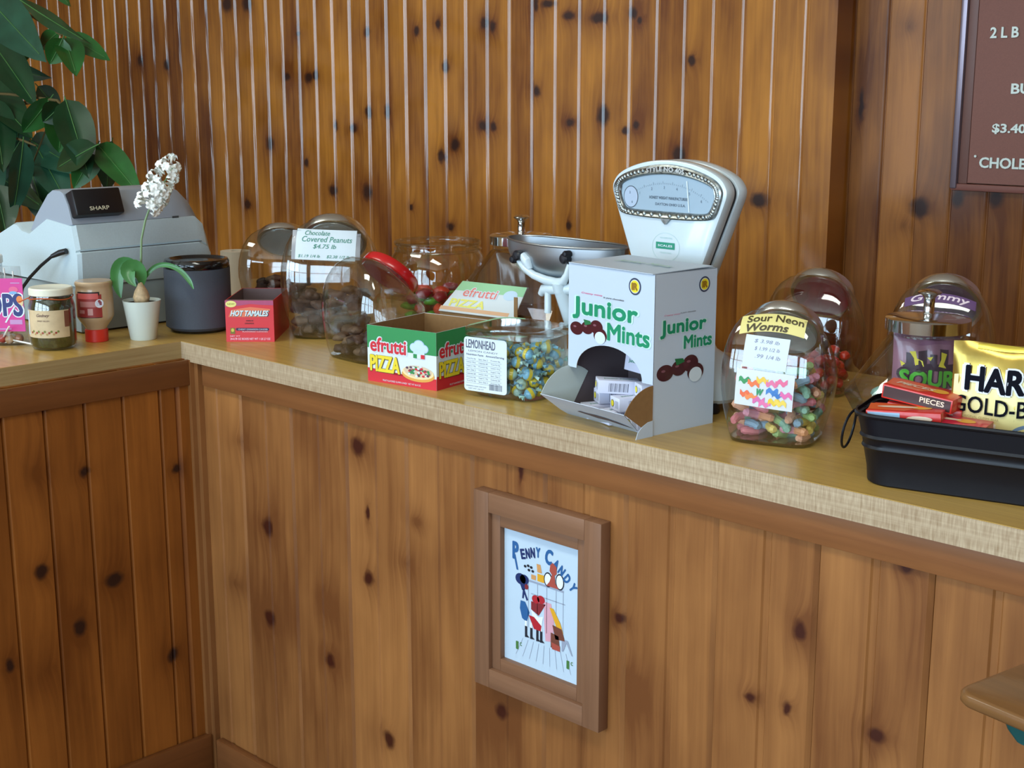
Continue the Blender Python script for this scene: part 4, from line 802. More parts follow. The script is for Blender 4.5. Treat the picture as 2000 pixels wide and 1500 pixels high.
# top closed by a slightly sprung lid panel
b.add([(0, 0, JH), (JW_, 0, JH), (JW_, JD, JH), (0, JD, JH), (0, 0, JH - .001), (JW_, 0, JH - .001), (JW_, JD, JH - .001), (0, JD, JH - .001)], [(0, 1, 2, 3), (7, 6, 5, 4), (0, 4, 5, 1), (1, 5, 6, 2), (2, 6, 7, 3), (3, 7, 4, 0)], CW)
b.box(.002, JW_ - .002, .001, JD * .97, JH + .0002, JH + .0012, CW, M=T(0, 0, 0) @ RX(.9))
GR = mat('mint_green', (14, 138, 96), .45); GRL = mat('mint_halo', (196, 226, 220), .5); A = T(0, -.0003, 0) @ FRONT; MR = mat('mint_brown', (72, 22, 30), .3, coat=.5); PKI = mat('pink_ink', (222, 100, 140), .5); LGR = mat('dark_grey_ink', (90, 90, 96), .5)
def badge(b, x, y, r, A):
    b.ell(x, y, r, r, mat('badge_navy', (52, 60, 84), .5), A @ T(0, 0, .0002)).ell(x, y, r * .8, r * .8, WHITE, A @ T(0, 0, .0004)).ell(x, y, r * .72, r * .72, mat('badge_yellow2', (232, 214, 40), .5), A @ T(0, 0, .0006)).text('IR', x, y, r * .9, mat('badge_ink', (150, 110, 20), .5), A @ T(0, 0, .0008), bold=.08)
def berries(b, A, x, y, k):
    for i, (dx, dy, rx, ry) in enumerate(((0, 0, .0165, .0115), (.027, .004, .015, .011), (.050, .008, .0155, .012))):
        b.ell(x + dx * k, y + dy * k, rx * k, ry * k, MR, A @ T(0, 0, .0002 + .0001 * i)); b.ell(x + dx * k - .004 * k, y + dy * k + .003 * k, .004 * k, .0018 * k, mat('berry_shine', (130, 80, 90), .4), A @ T(0, 0, .0006))
    b.ell(x + .060 * k, y - .005 * k, .0165 * k, .0125 * k, MR, A @ T(0, 0, .0007)).ell(x + .060 * k, y - .009 * k, .0130 * k, .0105 * k, WHITE, A @ T(0, 0, .0009))
    b.poly([(x + .018 * k, y + .018 * k), (x + .034 * k, y + .017 * k), (x + .038 * k, y + .012 * k), (x + .022 * k, y + .008 * k)], mat('mint_leaf', (30, 110, 60), .5), A @ T(0, 0, .0008))
b.text('Junior', .080, .169, .0385, GRL, A @ T(0, 0, .0002), w=.150, bold=.07).text('Junior', .080, .169, .0350, GR, A @ T(0, 0, .0004), w=.141, bold=.04)
b.text('Mints', .131, .141, .0300, GRL, A @ T(0, 0, .0002), w=.096, bold=.07).text('Mints', .131, .141, .0270, GR, A @ T(0, 0, .0004), w=.089, bold=.04)
b.text('Creamy mints', .052, .1925, .0036, PKI, A @ T(0, 0, .0002), w=.046, shear=.3, bold=.02).text('in pure chocolate', .099, .1905, .0036, LGR, A @ T(0, 0, .0002), w=.044, shear=.3, bold=.02)
badge(b, .143, .214, .0125, A); berries(b, A, .019, .137, .88)
A = T(JW_ + .0003, 0, 0) @ RIGHT
b.text('Junior', .060, .154, .030, GRL, A @ T(0, 0, .0002), w=.102, bold=.07).text('Junior', .060, .154, .027, GR, A @ T(0, 0, .0004), w=.096, bold=.04)
b.text('Mints', .091, .131, .0225, GRL, A @ T(0, 0, .0002), w=.064, bold=.07).text('Mints', .091, .131, .020, GR, A @ T(0, 0, .0004), w=.060, bold=.04)
b.text('Creamy mints', .036, .174, .003, PKI, A @ T(0, 0, .0002), w=.032, shear=.3).text('in pure chocolate', .069, .175, .003, LGR, A @ T(0, 0, .0002), w=.032, shear=.3)
badge(b, .102, .213, .0115, A); berries(b, A, .024, .090, 1.05)
A = T(0, 0, JH + .0030); b.text('Junior Mints', .10, .06, .022, mat('pale_green_ink', (176, 206, 192), .5), A @ RX(.9), w=.11, bold=.03)
b.build('carton_body', t)
ld = mat('lip_board', (190, 200, 214), .5)
b = MB(); A = RX(0); oy, oz = -.056, .040
V = [(0, 0, .001), (JW_ - .028, 0, .001), (JW_ - .024, -.006, .005), (JW_, oy, oz), (0, oy, oz), (-.002, -.012, .0085)]
nrm = Vector((0, -oz, -(-oy))).normalized() * .0009
def plate(b, V, nr, m1, m2=None):
    n = len(V); W_ = [tuple(Vector(v) + nr) for v in V]
    b.add(W_, [tuple(range(n))], m1).add(V, [tuple(range(n))[::-1]], m2 or m1).add(list(V) + W_, [(i, (i + 1) % n, n + (i + 1) % n, n + i) for i in range(n)], m2 or m1)
plate(b, V, Vector((0, -.58, -.81)) * .0009, ld, ld)
tear = [(.050, .44), (.060, .52), (.075, .50), (.095, .53), (.115, .50), (.135, .42), (.160, .24), (.135, .30), (.115, .36), (.090, .34), (.070, .40)]
b.add([(x, oy * k - .0009, oz * k - .0011) for x, k in tear], [tuple(range(len(tear)))], mat('torn_board', (96, 84, 86), .8))
b.build('front_lip', t)
def sector(a0, a1, R, x, th_, mo, mi):
    """side wing: circular sector hinged at the bottom front corner, angles from the outward direction"""
    b = MB(); P = [(0, .001)] + [(-R(a) * cos(radians(a)), R(a) * sin(radians(a))) for a in [a0 + (a1 - a0) * i / 14 for i in range(15)]]
    V = [(x, y, z) for y, z in P]; n = len(V); V2 = [(x + th_, y, z) for y, z in P]
    b.add(V, [tuple(range(n))], mi).add(V2, [tuple(range(n))[::-1]], mo).add(V + V2, [(i, (i + 1) % n, n + (i + 1) % n, n + i) for i in range(n)], mo); return b
sector(35.5, 122, lambda a: .069 + .008 * sin(radians((a - 35) * 1.6)), th + .0006, .0008, mat('wing_board', (196, 206, 200), .55), mat('wing_board', (196, 206, 200), .55)).build('side_wing', t)
sector(35.5, 90, lambda a: .069 + .006 * sin(radians((a - 35) * 1.6)), JW_ + .0002, .0008, KRAFT, KRAFT).build('side_wing', t, 'brown board wing')
b = MB(); O = [(-.034, .0), (-.030, .010), (-.022, .017), (-.010, .0225), (0, .0235), (0, 0)]
b.prism([(y, z) for y, z in O], JW_ + .0012, JW_ + .0020, CW, YZX).build('corner_tab', t)
# little boxes inside
BARM = mat('barcode_ink', (80, 84, 100), .5)
def mint_box():
    t2 = MB(); a, c, h = .064, .030, .020
    t2.box(-a / 2, a / 2, -c / 2, c / 2, 0, h, mat('small_box_white', (216, 218, 236), .5), .0006)
    A = T(-a / 2 - .0002, 0, 0) @ RZ(-90) @ FRONT
    t2.ell(-.007, .010, .0052, .0056, mat('badge_navy', (52, 60, 84), .5), A).ell(-.007, .010, .0042, .0046, mat('badge_yellow2', (232, 214, 40), .5), A @ T(0, 0, .0002)).rect(.001, .011, .004, .015, mat('pale_ink', (180, 184, 200), .5), A)
    A = T(0, -c / 2 - .0002, 0) @ FRONT
    for i in range(14): t2.rect(-.016 + i * .0022, -.016 + i * .0022 + [.0006, .0012, .0008][i % 3], .003, .016, BARM, A)
    A = T(0, 0, h + .0002); t2.text('Junior Mints', 0, .0, .007, mat('mint_green', (14, 138, 96), .45), A, w=.045, bold=.03)
    return t2.build('mint_box')
p0 = mint_box()
W2 = ((.048, .030, .0015, 70, 0, 0, 'lying at the left front of the dispenser floor'), (.094, .026, .0015, 78, 0, 0, 'lying in the middle front of the dispenser floor'), (.146, .030, .0015, 84, 0, 0, 'lying at the right front of the dispenser floor'),
      (.050, .088, .0015, 60, 0, 0, 'at the left back of the dispenser floor'), (.125, .092, .0015, 0, 0, 0, 'at the right back of the dispenser floor'),
      (.056, .050, .0225, 64, 0, 0, 'second layer left, under the box that sticks out'), (.108, .036, .0225, 74, 0, 0, 'second layer, in the middle of the arched opening'), (.148, .048, .0225, 88, 0, 0, 'second layer right, beside the brown wing'), (.075, .1, .0225, 0, 0, 0, 'second layer at the back of the dispenser'),
      (.078, .030, .0435, 56, 4, 0, 'sticking out towards the viewer, topmost at the front'), (.135, .06, .0435, 66, 0, 0, 'third layer at the right of the arched opening'), (.125, .100, .044, 8, 0, 0, 'third layer at the back right'),
      (.098, .075, .085, -8, 0, 82, 'standing on edge high in the arched opening'), (.138, .080, .0760, -20, 24, 70, 'leaning steeply at the upper right of the arched opening'))
for i, (x, y, z, a, rx, ry, lab) in enumerate(W2):
    Mx = JM @ T(x, y, z) @ RZ(a) @ RY(rx) @ RX(ry); o = p0 if i == 0 else dup(p0, Mx)
    if i == 0: o.matrix_world = Mx
    tag(o, 'white mint box ' + lab, 'candy box', 'little mint boxes inside the dispenser')

# ================================================================ COUNTER SCALE
SC = (1.012, .285)
t = thing('counter_scale', 'white antique fan-shaped counter scale with a silver-rimmed dial and steel scoop', 'scale', (*SC, ZC), -3)
EN = mat('white_enamel', (206, 220, 226), .25, coat=.6); DKG = mat('black_groove', (16, 18, 26), .4)
def fan(ins=0, low=None):
    """fan outline (x, z): wide curved top, rounded shoulders, straight sides narrowing down"""
    P = [(-.117, .345), (-.105, .3595), (-.078, .3715), (-.042, .3805), (0, .3835), (.042, .3805), (.078, .3715), (.105, .3595), (.117, .345), (.1185, .334), (.115, .322), (.074, .222), (.050, .165), (.040, .105), (-.040, .105), (-.050, .165), (-.074, .222), (-.115, .322), (-.1185, .334)]
    if not ins: return P[::-1]
    c = (0, .27); O = []
    for x, z in P: d = math.hypot(x - c[0], z - c[1]); O.append((x - (x - c[0]) / d * ins, z - (z - c[1]) / d * ins))
    return O[::-1]
def smooth_loop(P, it=2):
    for _ in range(it): P = [q for a, c in zip(P, P[1:] + P[:1]) for q in ((a[0] * .75 + c[0] * .25, a[1] * .75 + c[1] * .25), (a[0] * .25 + c[0] * .75, a[1] * .25 + c[1] * .75))]
    return P
def slab(b, P, y0, y1, m, rnd=.004):
    R = [(y0 + rnd * 0, -rnd), (y0 + rnd * .3, -rnd * .3), (y0 + rnd, 0), (y1 - rnd, 0), (y1 - rnd * .3, -rnd * .3), (y1, -rnd)]
    def ring(y, ins):
        O = []
        for x, z in P: d = math.hypot(x, z - .27); O.append((x + x / d * ins, y, z + (z - .27) / d * ins))
        return O
    b.loft([ring(y, i) for y, i in R], m)
FP = smooth_loop(fan())
b = MB(); slab(b, FP, -.028, -.006, EN); slab(b, FP, .002, .026, EN, .006); b.build('fan_housing', t, angle=40)
b = MB(); slab(b, smooth_loop(fan(.005)), -.0065, .0025, DKG, .001); b.build('housing_groove', t)
def window(k):
    """window outline, k = 0 outer bezel edge ... 1 glass edge"""
    def L(a, c): return a + (c - a) * k
    P = [(-L(.111, .095), L(.343, .334)), (-.098, L(.356, .343)), (-.07, L(.3665, .352)), (-.035, L(.3745, .3585)), (0, L(.3775, .361)), (.035, L(.3745, .3585)), (.07, L(.3665, .352)), (.098 - .004 * k, L(.356, .343)), (L(.111, .095), L(.343, .334)), (L(.112, .096), L(.331, .326)), (L(.101, .088), L(.300, .308)), (L(.090, .080), L(.293, .303)), (L(.04, .04), L(.290, .3025)), (-.04, L(.290, .3025)), (-L(.090, .080), L(.293, .303)), (-L(.101, .088), L(.300, .308)), (-L(.112, .096), L(.331, .326))]
    P[1] = (-.098 + .004 * k, P[1][1])
    return smooth_loop(P[::-1], 2)
b = MB(); bz = mat('pewter', (150, 154, 152), .32, 1, noise=.35, nscale=160)
b.loft([[(x, y, z) for x, z in window(k)] for y, k in ((-.0275, 0), (-.032, .06), (-.0335, .25), (-.032, .5), (-.0335, .8), (-.031, .97), (-.028, 1))], bz, caps=(False, False))
Wm = window(.5)
for i in range(0, len(Wm), 1):
    x, z = Wm[i]
    if abs(x) < .043 and z > .35: continue
    b.lathe([(.0034, -.001), (.003, .0012), (.0012, .0022), (0, .0024)], bz, 8, T(x, -.0325, z) @ RX(90))
b.text('STYLE NO 405', 0, .3690, .0075, mat('bright_pewter', (206, 208, 204), .35, 1), T(0, -.0348, 0) @ FRONT, w=.078, bold=.04, fn=lambda x, y: (x, y - 2.3 * x * x, 0))
b.prism([(-.012, .293), (.012, .293), (.004, .285), (0, .282), (-.004, .285)], .0275, .0325, bz, FRONT)
b.build('dial_bezel', t)
b = MB(); P = window(1); b.add([(x, -.0290, z) for x, z in P], [tuple(range(len(P)))[::-1]], mat('dial_face', (156, 178, 194), .25, coat=.5))
ti = mat('dial_ink', (104, 122, 138), .5); A = T(0, -.0294, 0) @ FRONT
for i in range(45):
    a = radians(122 - i * 64 / 44); r0 = .155; L_ = .0022 + (.0025 if i % 5 == 0 else 0); cx, cy = 0, .190
    x, y = cx + r0 * cos(a), cy + r0 * sin(a)
    if abs(x) < .085: b.poly([(x - .0003, y), (x + .0003, y), (x + .0003 + L_ * cos(a), y + L_ * sin(a)), (x - .0003 + L_ * cos(a), y + L_ * sin(a))], ti, A)
for i, s_ in enumerate('123456'):
    a = radians(112 - i * 10); b.text(s_, .150 * cos(a), .190 + .150 * sin(a), .0045, ti, A, bold=.03)
b.text('HONEST WEIGHT MANUFACTURERS', .004, .3235, .0048, mat('dial_ink2', (84, 98, 112), .5), A, w=.080, bold=.03).text('DAYTON OHIO U.S.A.', .008, .3135, .0042, mat('dial_ink2', (84, 98, 112), .5), A, w=.062, bold=.03)
b.ell(-.075, .322, .0145, .0165, mat('inner_dial', (170, 186, 206), .3), A @ T(0, 0, .0002)).add([(-.075 + r_ * cos(q) * .88, r_ * sin(q) + .322, .0004) for q in [2 * pi * k / 30 for k in range(31)] for r_ in (.0165, .0175)], [(2 * k, 2 * k + 1, 2 * k + 3, 2 * k + 2) for k in range(30)], DKG, False, A)
b.text('2', -.077, .329, .004, ti, A @ T(0, 0, .0005), bold=.04).text('6', -.072, .314, .004, ti, A @ T(0, 0, .0005), bold=.04)
b.poly([(.046, .304), (.048, .304), (.042, .352), (.040, .352)], mat('pointer_white', (214, 224, 228), .4), A @ T(0, 0, .0006))
b.build('dial', t)
b = MB(); A = T(0, -.0286, 0) @ FRONT; gp = mat('decal_green', (36, 140, 110), .45)
b.add([(r_ * 1.25 * cos(q), .246 + r_ * sin(q), 0) for q in [2 * pi * k / 36 for k in range(37)] for r_ in (.0225, .0229)], [(2 * k, 2 * k + 1, 2 * k + 3, 2 * k + 2) for k in range(36)], mat('decal_pale', (176, 208, 204), .5), False, A)
b.rect(-.0205, .0185, .243, .2535, gp, A).text('SCALES', -.001, .2482, .0035, WHITE, A @ T(0, 0, .0003), w=.03, bold=.04).text('THE COMPUTING', 0, .2605, .0028, mat('decal_pale', (176, 208, 204), .5), A, w=.026).text('TOLEDO OHIO', 0, .237, .0026, mat('decal_pale', (176, 208, 204), .5), A, w=.024)
b.build('decal', t)
# base, column and scoop support
b = MB(); b.loft([rr_ring(-.235, .140, -.075, .075, .05, .016), rr_ring(-.240, .145, -.08, .08, .055, .022), rr_ring(-.235, .140, -.075, .075, .05, .045), rr_ring(-.20, .12, -.055, .055, .045, .060), rr_ring(-.09, .075, -.035, .035, .03, .085), rr_ring(-.06, .055, -.028, .028, .025, .12)], EN)
b.build('base', t, angle=50)
for x, y in ((-.21, -.052), (.12, -.052), (-.21, .052), (.12, .052)): MB().lathe([(.012, 0), (.014, .003), (.012, .017), (0, .018)], DKG, 20, T(x, y, 0)).build('foot', t)
b = MB(); S_ = lambda px, py, y=-.065: (.712 - 1.012 + (px - 1005) * .00119, y, .213 - (py - 497) * .00086 + .00009 * (px - 1005))
b.tube([S_(998, 500), S_(1004, 512), S_(1016, 526), S_(1036, 540), S_(1060, 549), S_(1082, 553), S_(1096, 550), S_(1103, 536), S_(1107, 516)], [.0035, .005, .006, .007, .008, .008, .0075, .006, .004], EN, 12)
b.tube([S_(1012, 500), S_(1022, 512), S_(1027, 528)], [.007, .010, .005], EN, 12)
b.tube([S_(1046, 578, -.06), S_(1052, 568, -.06), S_(1075, 566, -.06), S_(1120, 566, -.05)], [.006, .009, .010, .010], EN, 12)
b.tube([S_(1062, 568, -.062), S_(1062, 615, -.062)], .006, EN, 10).tube([S_(1086, 552), S_(1086, 570, -.06)], .012, EN, 12).tube([S_(1086, 566, -.058), S_(1086, 640, -.03)], .014, EN, 12)
b.build('scoop_arm', t)
for px, py, r_ in ((1006, 500, .009), (998, 508, .007), (1102, 505, .009), (1106, 496, .006)): MB().lathe([(r_, -.008), (r_, .008), (r_ * .7, .011), (0, .0115)], DKG, 16, T(*S_(px, py, -.066)) @ RX(90)).build('thumb_screw', t)
def scoop(u, v):
    a = 2 * pi * u; r_ = math.sin(v * pi / 2); x = .136 * cos(a) * r_; y = .058 * sin(a) * r_
    z = -.078 * cos(v * pi / 2) ** .8 + .004 * max(0, cos(a)) * v * v
    return (x, y, z)
b = MB(); b.grid(scoop, 48, 14, mat('scoop_steel', (176, 184, 190), .36, 1)); b.grid(lambda u, v: (lambda p: (p[0] * .985, p[1] * .985, p[2] + .0015))(scoop(1 - u, v)), 48, 14, mat('scoop_steel', (176, 184, 190), .36, 1))
b.tube([scoop(i / 48, 1) for i in range(49)], .002, mat('scoop_steel', (176, 184, 190), .36, 1), 8, caps=False)
b.M = Matrix(); o = b.build('scoop', t); o.location = (-.238, -.012, .232); o.rotation_euler = (0, radians(1), 0)

# ================================================================ BLACK TUB WITH BAGS AND BOXES
TB = ((1.500, .040), 14)
t = thing('metal_tub', 'long black metal tub with two raised ribs at the right end of the worktop', 'tub', (*TB[0], ZC), TB[1])
BM_ = mat('black_enamel', (6, 8, 18), .42, spec=.35)
def tubring(o, z, i=0): return rr_ring(-o + i, .36 + o - i, -o + i, .115 + o - i, .035, z, 6)
b = MB()
prof = [(0, 0), (.002, .002)] + [(.0155 * (z / .095), z) for z in (.02, .045)] + [(.0155 * .5 + .002, .0485), (.0155 * .545, .052), (.0155 * .62, .059), (.0155 * .66 + .002, .0625), (.0155 * .7, .066), (.0145, .088), (.0175, .0895), (.0185, .092), (.0175, .0945), (.0155, .095)]
b.loft([tubring(o, z) for o, z in prof] + [tubring(o - .0015, z) for o, z in reversed(prof[2:-3])] + [tubring(-.001, .002)], BM_); b.build('tub_body', t, angle=30)
MB().tube([(-.024 - .012 * sin(a / 2) - .003, .050 + .026 * sin(a), .058 + .026 * cos(a)) for a in [2 * pi * k / 24 for k in range(25)]], .0017, BM_, 8, caps=False).box(-.026, -.014, .044, .056, .076, .090, BM_, .002).build('handle', t)
TM = Matrix.Translation((*TB[0], ZC)) @ RZ(TB[1])
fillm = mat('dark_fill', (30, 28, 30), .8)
OR = mat('box_red', (206, 40, 32), .4, coat=.3); OR2 = mat('box_orange', (232, 96, 40), .4, coat=.3); BRN = mat('box_brown', (58, 24, 22), .4, coat=.3); PKR = mat('box_pinkred', (214, 40, 72), .4, coat=.3)
def cbox(main, second, band, wtext):
    a, c, h = .092, .050, .018; b = MB(); b.box(-a / 2, a / 2, -c / 2, c / 2, 0, h, main, .0008)
    A = T(0, 0, h + .0003); b.poly([(-.045, -.018), (.0, -.02), (.02, .004), (-.01, .02), (-.05, .018)], second, A).ell(.018, .002, .012, .010, mat('amber', (236, 170, 60), .4), A @ T(0, 0, .0002)).text(wtext, -.012, .0, .012, mat('cream_ink', (236, 214, 190), .5), A @ T(0, 0, .0004), w=.05, bold=.04, shear=.2)
    A = T(0, -c / 2 - .0003, 0) @ FRONT; b.rect(-.044, -.004 if band is not BRN else .044, .002, .016, band, A).text(wtext, .02, .010, .007, mat('cream_ink', (236, 214, 190), .5), A @ T(0, 0, .0003), w=.032, bold=.03)
    A = T(-a / 2 - .0003, 0, 0) @ RZ(-90) @ FRONT; b.rect(-.024, .024, .002, .018, second, A).text(wtext, 0, .010, .008, mat('cream_ink', (236, 214, 190), .5), A @ T(0, 0, .0003), w=.036, bold=.04)
    return b
for lab, args, pos in (
    ('upright stack base: red candy box deep in the left end of the black tub', (OR, OR2, OR, 'PIECES'), (.060, .055, .052, 10, 0, 0)),
    ('red and orange candy box with a dark band, topmost in the black tub', (OR, OR2, BRN, 'PIECES'), (.056, .058, .1010, -8, 0, 6)),
    ('red candy box directly under the topmost box in the black tub', (OR, BRN, OR, 'PIECES'), (.058, .072, .0800, 4, 0, 2)),
    ('bright pinkish red candy box lying along the front rim of the black tub', (PKR, PKR, PKR, ' .'), (.098, .026, .0725, -3, 0, 2)),
    ('red candy box with a pale blue side at the left rim of the tub', (OR, OR2, mat('pale_blue_panel', (160, 196, 226), .4), ' .'), (.046, .024, .0815, 2, 0, -3))):
    b = cbox(*args); o = b.build('candy_box'); x, y, z, a, rx, ry = pos; o.matrix_world = TM @ T(x, y, z) @ RZ(a) @ RY(ry) @ RX(rx); tag(o, lab.replace('upright stack base: ', ''), 'candy box')
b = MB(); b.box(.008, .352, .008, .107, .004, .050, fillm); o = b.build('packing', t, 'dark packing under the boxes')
# gold bear bag
t = thing('candy_bag', 'large gold foil gummy bear bag with black lettering standing in the black tub', 'candy bag', (0, 0, 0))
GF = mat('gold_foil', (176, 150, 74), .22, .85, noise=.4, nscale=16); CR = mat('cream_panel', (238, 224, 150), .4, coat=.3); 
GBW, GBH = .20, .130
b, f = pouch(GBW, GBH, .034, GF)
sf2 = lambda x, z, off=.001: (lambda p: (p[0], p[1] - off, p[2]))(f(x / GBW, z / GBH, -1))
def gg(b, x0, x1, z0, z1, m, off, n=14): b.grid(lambda u, v: sf2(x0 + (x1 - x0) * u, z0 + (z1 - z0) * v + .002 * sin(9 * u) * v, off), n, 6, m)
gg(b, .003, .197, .004, .088, CR, .0006); gg(b, .03, .197, .122, .128, mat('bright_gold', (226, 204, 80), .3, .5), .0006)
gg(b, .045, .10, .004, .022, WHITE, .0010); gg(b, .030, .06, .010, .03, mat('pale_cream', (246, 240, 214), .5), .0009)
hk = lambda x, z: sf2(x, z, .0030)
b.text('HARIBO', .084, .085, .037, mat('white_ink', (226, 232, 242), .5), w=.142, bold=.09, fn=lambda x, z: sf2(x, z, .0024)).text('HARIBO', .084, .085, .0325, mat('haribo_black', (10, 12, 24), .75, spec=.1), w=.133, bold=.045, fn=hk)
b.text('GOLD-BEARS', .079, .052, .0215, mat('haribo_black', (10, 12, 24), .75, spec=.1), w=.148, bold=.02, fn=hk)
b.text('THE ORIGINAL GUMMI BEAR', .036, .037, .003, mat('tan_ink', (170, 150, 96), .5), w=.055, fn=hk)
e = [(.104 + .026 * cos(q), .020 + .014 * sin(q)) for q in [2 * pi * k / 28 for k in range(28)]]; b.add([sf2(x, z, .0014) for x, z in e], [tuple(range(28))], mat('slate_blue', (120, 146, 176), .5))
b.text('No artificial', .104, .0235, .005, BLACK, w=.036, fn=lambda x, z: sf2(x, z, .0019)).text('colors', .104, .016, .005, BLACK, w=.022, fn=lambda x, z: sf2(x, z, .0019))
b.build('bag_body', t); t.matrix_world = TM @ T(.186, .066, .052) @ RZ(2) @ RX(-6) 

# ================================================================ FRAMED NEEDLEWORK ON THE COUNTER FRONT
t = thing('picture_frame', 'wooden framed penny candy cross-stitch picture hanging on the counter front', 'framed picture', (.969, .0195, .65), 0)
fw = wood('reddish_frame_wood', 'X', (146, 106, 78), (108, 74, 52), 5, -2, (), rough=.5, coat=.1, vary=0, blotch=.2, coatr=.3); fh = wood('reddish_frame_rail', 'Z', (148, 108, 80), (110, 76, 54), 5, -2, (), rough=.5, coat=.1, vary=0, blotch=.2, vaxis='X', coatr=.3)
ox, oz_, ix, iz = .134, .166, .101, .133
b = MB()
for s_ in (-1, 1):
    b.box(min(s_ * ox, s_ * ix), max(s_ * ox, s_ * ix), -.022, 0, -oz_, oz_, fw, .0012)
    b.box(-ix, ix, -.022, 0, min(s_ * oz_, s_ * iz), max(s_ * oz_, s_ * iz), fh, .0012)
b.build('frame', t)
b = MB(); jx, jz = .082, .112
for s_ in (-1, 1):
    b.box(min(s_ * ix, s_ * jx), max(s_ * ix, s_ * jx), -.014, 0, -iz, iz, fw, .0008); b.box(-jx, jx, -.014, 0, min(s_ * iz, s_ * jz), max(s_ * iz, s_ * jz), fh, .0008)
b.build('inner_frame', t)
b = MB(); b.box(-jx, jx, -.004, -.001, -jz, jz, mat('aida_cloth', (190, 210, 226), .85, noise=.05, nscale=1500)); A = T(0, -.0043, 0) @ FRONT; b_ = mat('stitch_blue', (34, 92, 150), .8); b2_ = mat('stitch_navy', (20, 40, 96), .8)
def at(u, v): return (-.082 + u * .164, .112 - v * .224)           # u right, v down, 0..1 on the cloth
def L_(s_, u, v, h, rot, m, w_=None):
    x, y = at(.03 + u * .93, v + .055); b.text(s_, 0, 0, h, m, A @ T(x, y, .0002) @ RZ(rot), w=w_, bold=.05)
L_('P', .13, .105, .030, 0, b_, .014)
for s_, u, v, r_ in (('E', .235, .115, 14), ('N', .305, .100, 10), ('N', .375, .083, 6), ('Y', .45, .070, 0)): L_(s_, u, v, .017, r_, b2_ if s_ != 'Y' else b_, .010)
L_('C', .60, .078, .026, -10, b_, .016)
for s_, u, v, r_ in (('A', .70, .115, -28), ('N', .775, .150, -36), ('D', .85, .195, -44), ('Y', .93, .245, -50)): L_(s_, u, v, .017, r_, b_, .011)
def Q(pts, m, l=.0002): b.poly([at(u, v) for u, v in pts], m, A @ T(0, 0, l))
def E_(u, v, ru, rv, m, l=.0003): x, y = at(u, v); b.ell(x, y, ru * .164, rv * .224, m, A @ T(0, 0, l), 16)
Q([(.125, .19), (.15, .19), (.19, .30), (.165, .30)], b_)
st = {k: mat('stitch_' + k, c, .85) for k, c in dict(red=(176, 26, 40), dred=(130, 34, 40), gold=(222, 164, 30), brown=(112, 60, 44), black=(24, 26, 40), pink=(214, 160, 176), tan=(206, 150, 90), green=(70, 120, 60), rust=(168, 74, 60), grey=(150, 160, 180), white=(232, 238, 244)).items()}
for s_, u, v in (('1', .175, .87), ('1', .84, .875)): x, y = at(u, v); b.text(s_, x, y, .014, st['green'], A @ T(0, 0, .0002), w=.006, bold=.06).text('c', x + .008, y + .004, .006, st['green'], A @ T(0, 0, .0002), bold=.02)
Q([(.30, .345), (.78, .345), (.78, .36), (.30, .36)], st['grey']); 
for u in (.32, .44, .56, .68, .77): Q([(u, .36), (u + .006, .36), (u + .006, .70), (u, .70)], st['grey'])
Q([(.36, .44), (.80, .44), (.80, .446), (.36, .446)], st['grey'])
for i in range(9): Q([(.25 + .07 * i, .80), (.255 + .07 * i, .80), (.16 + .09 * i, .94), (.155 + .09 * i, .94)], st['grey'])
E_(.58, .30, .055, .055, st['black']); E_(.58, .30, .043, .045, st['white'], .0005); E_(.73, .29, .055, .06, st['black']); E_(.73, .29, .043, .05, st['white'], .0005)
Q([(.61, .185), (.64, .165), (.69, .19), (.69, .24), (.665, .255), (.675, .31), (.72, .345), (.56, .345), (.60, .31), (.63, .255), (.60, .23)], st['rust'], .0007)
Q([(.36, .30), (.42, .30), (.42, .335), (.36, .335)], st['tan']); Q([(.44, .28), (.53, .28), (.53, .335), (.44, .335)], st['gold']); Q([(.43, .21), (.48, .21), (.5, .27), (.44, .27)], st['tan'])
for u, v in ((.28, .255), (.32, .245), (.36, .25), (.33, .275), (.38, .275)): E_(u, v, .018, .010, st['black'])
E_(.22, .36, .07, .042, b2_); E_(.27, .355, .06, .035, b2_); Q([(.20, .38), (.32, .37), (.28, .43), (.24, .44)], b2_); E_(.30, .405, .025, .02, st['dred'], .0005)
Q([(.25, .43), (.27, .43), (.32, .50), (.30, .51), (.27, .465), (.26, .50), (.24, .50)], b2_)
Q([(.22, .52), (.28, .52), (.34, .59), (.30, .67), (.24, .65), (.21, .58)], b_)
E_(.42, .475, .05, .03, st['red']); E_(.49, .465, .05, .03, st['red']); Q([(.36, .50), (.55, .49), (.46, .59), (.36, .56)], st['dred'])
Q([(.36, .56), (.46, .60), (.52, .585), (.50, .66), (.40, .66)], st['white'], .0004); Q([(.33, .61), (.40, .61), (.50, .66), (.49, .70), (.40, .70)], st['red'], .0005)
for u in (.28, .35, .43, .48): Q([(u, .70), (u + .03, .70), (u + .03, .765), (u + .06, .78), (u, .785)], st['black'], .0005); Q([(u, .66), (u + .025, .66), (u + .025, .70), (u, .70)], st['white'], .0004)
Q([(.53, .47), (.62, .47), (.66, .60), (.64, .75), (.55, .76), (.53, .60)], st['pink']); Q([(.60, .50), (.65, .50), (.74, .59), (.78, .66), (.70, .64)], st['gold'], .0005)
Q([(.64, .62), (.76, .63), (.80, .71), (.68, .72)], st['brown'], .0006); Q([(.62, .68), (.72, .69), (.74, .80), (.62, .79)], st['brown'], .0006); Q([(.63, .75), (.74, .76), (.74, .80), (.64, .80)], st['rust'], .0008)
Q([(.76, .70), (.84, .70), (.90, .80), (.885, .80), (.82, .72), (.78, .79), (.76, .79)], st['grey'], .0004)
b.build('needlework', t)

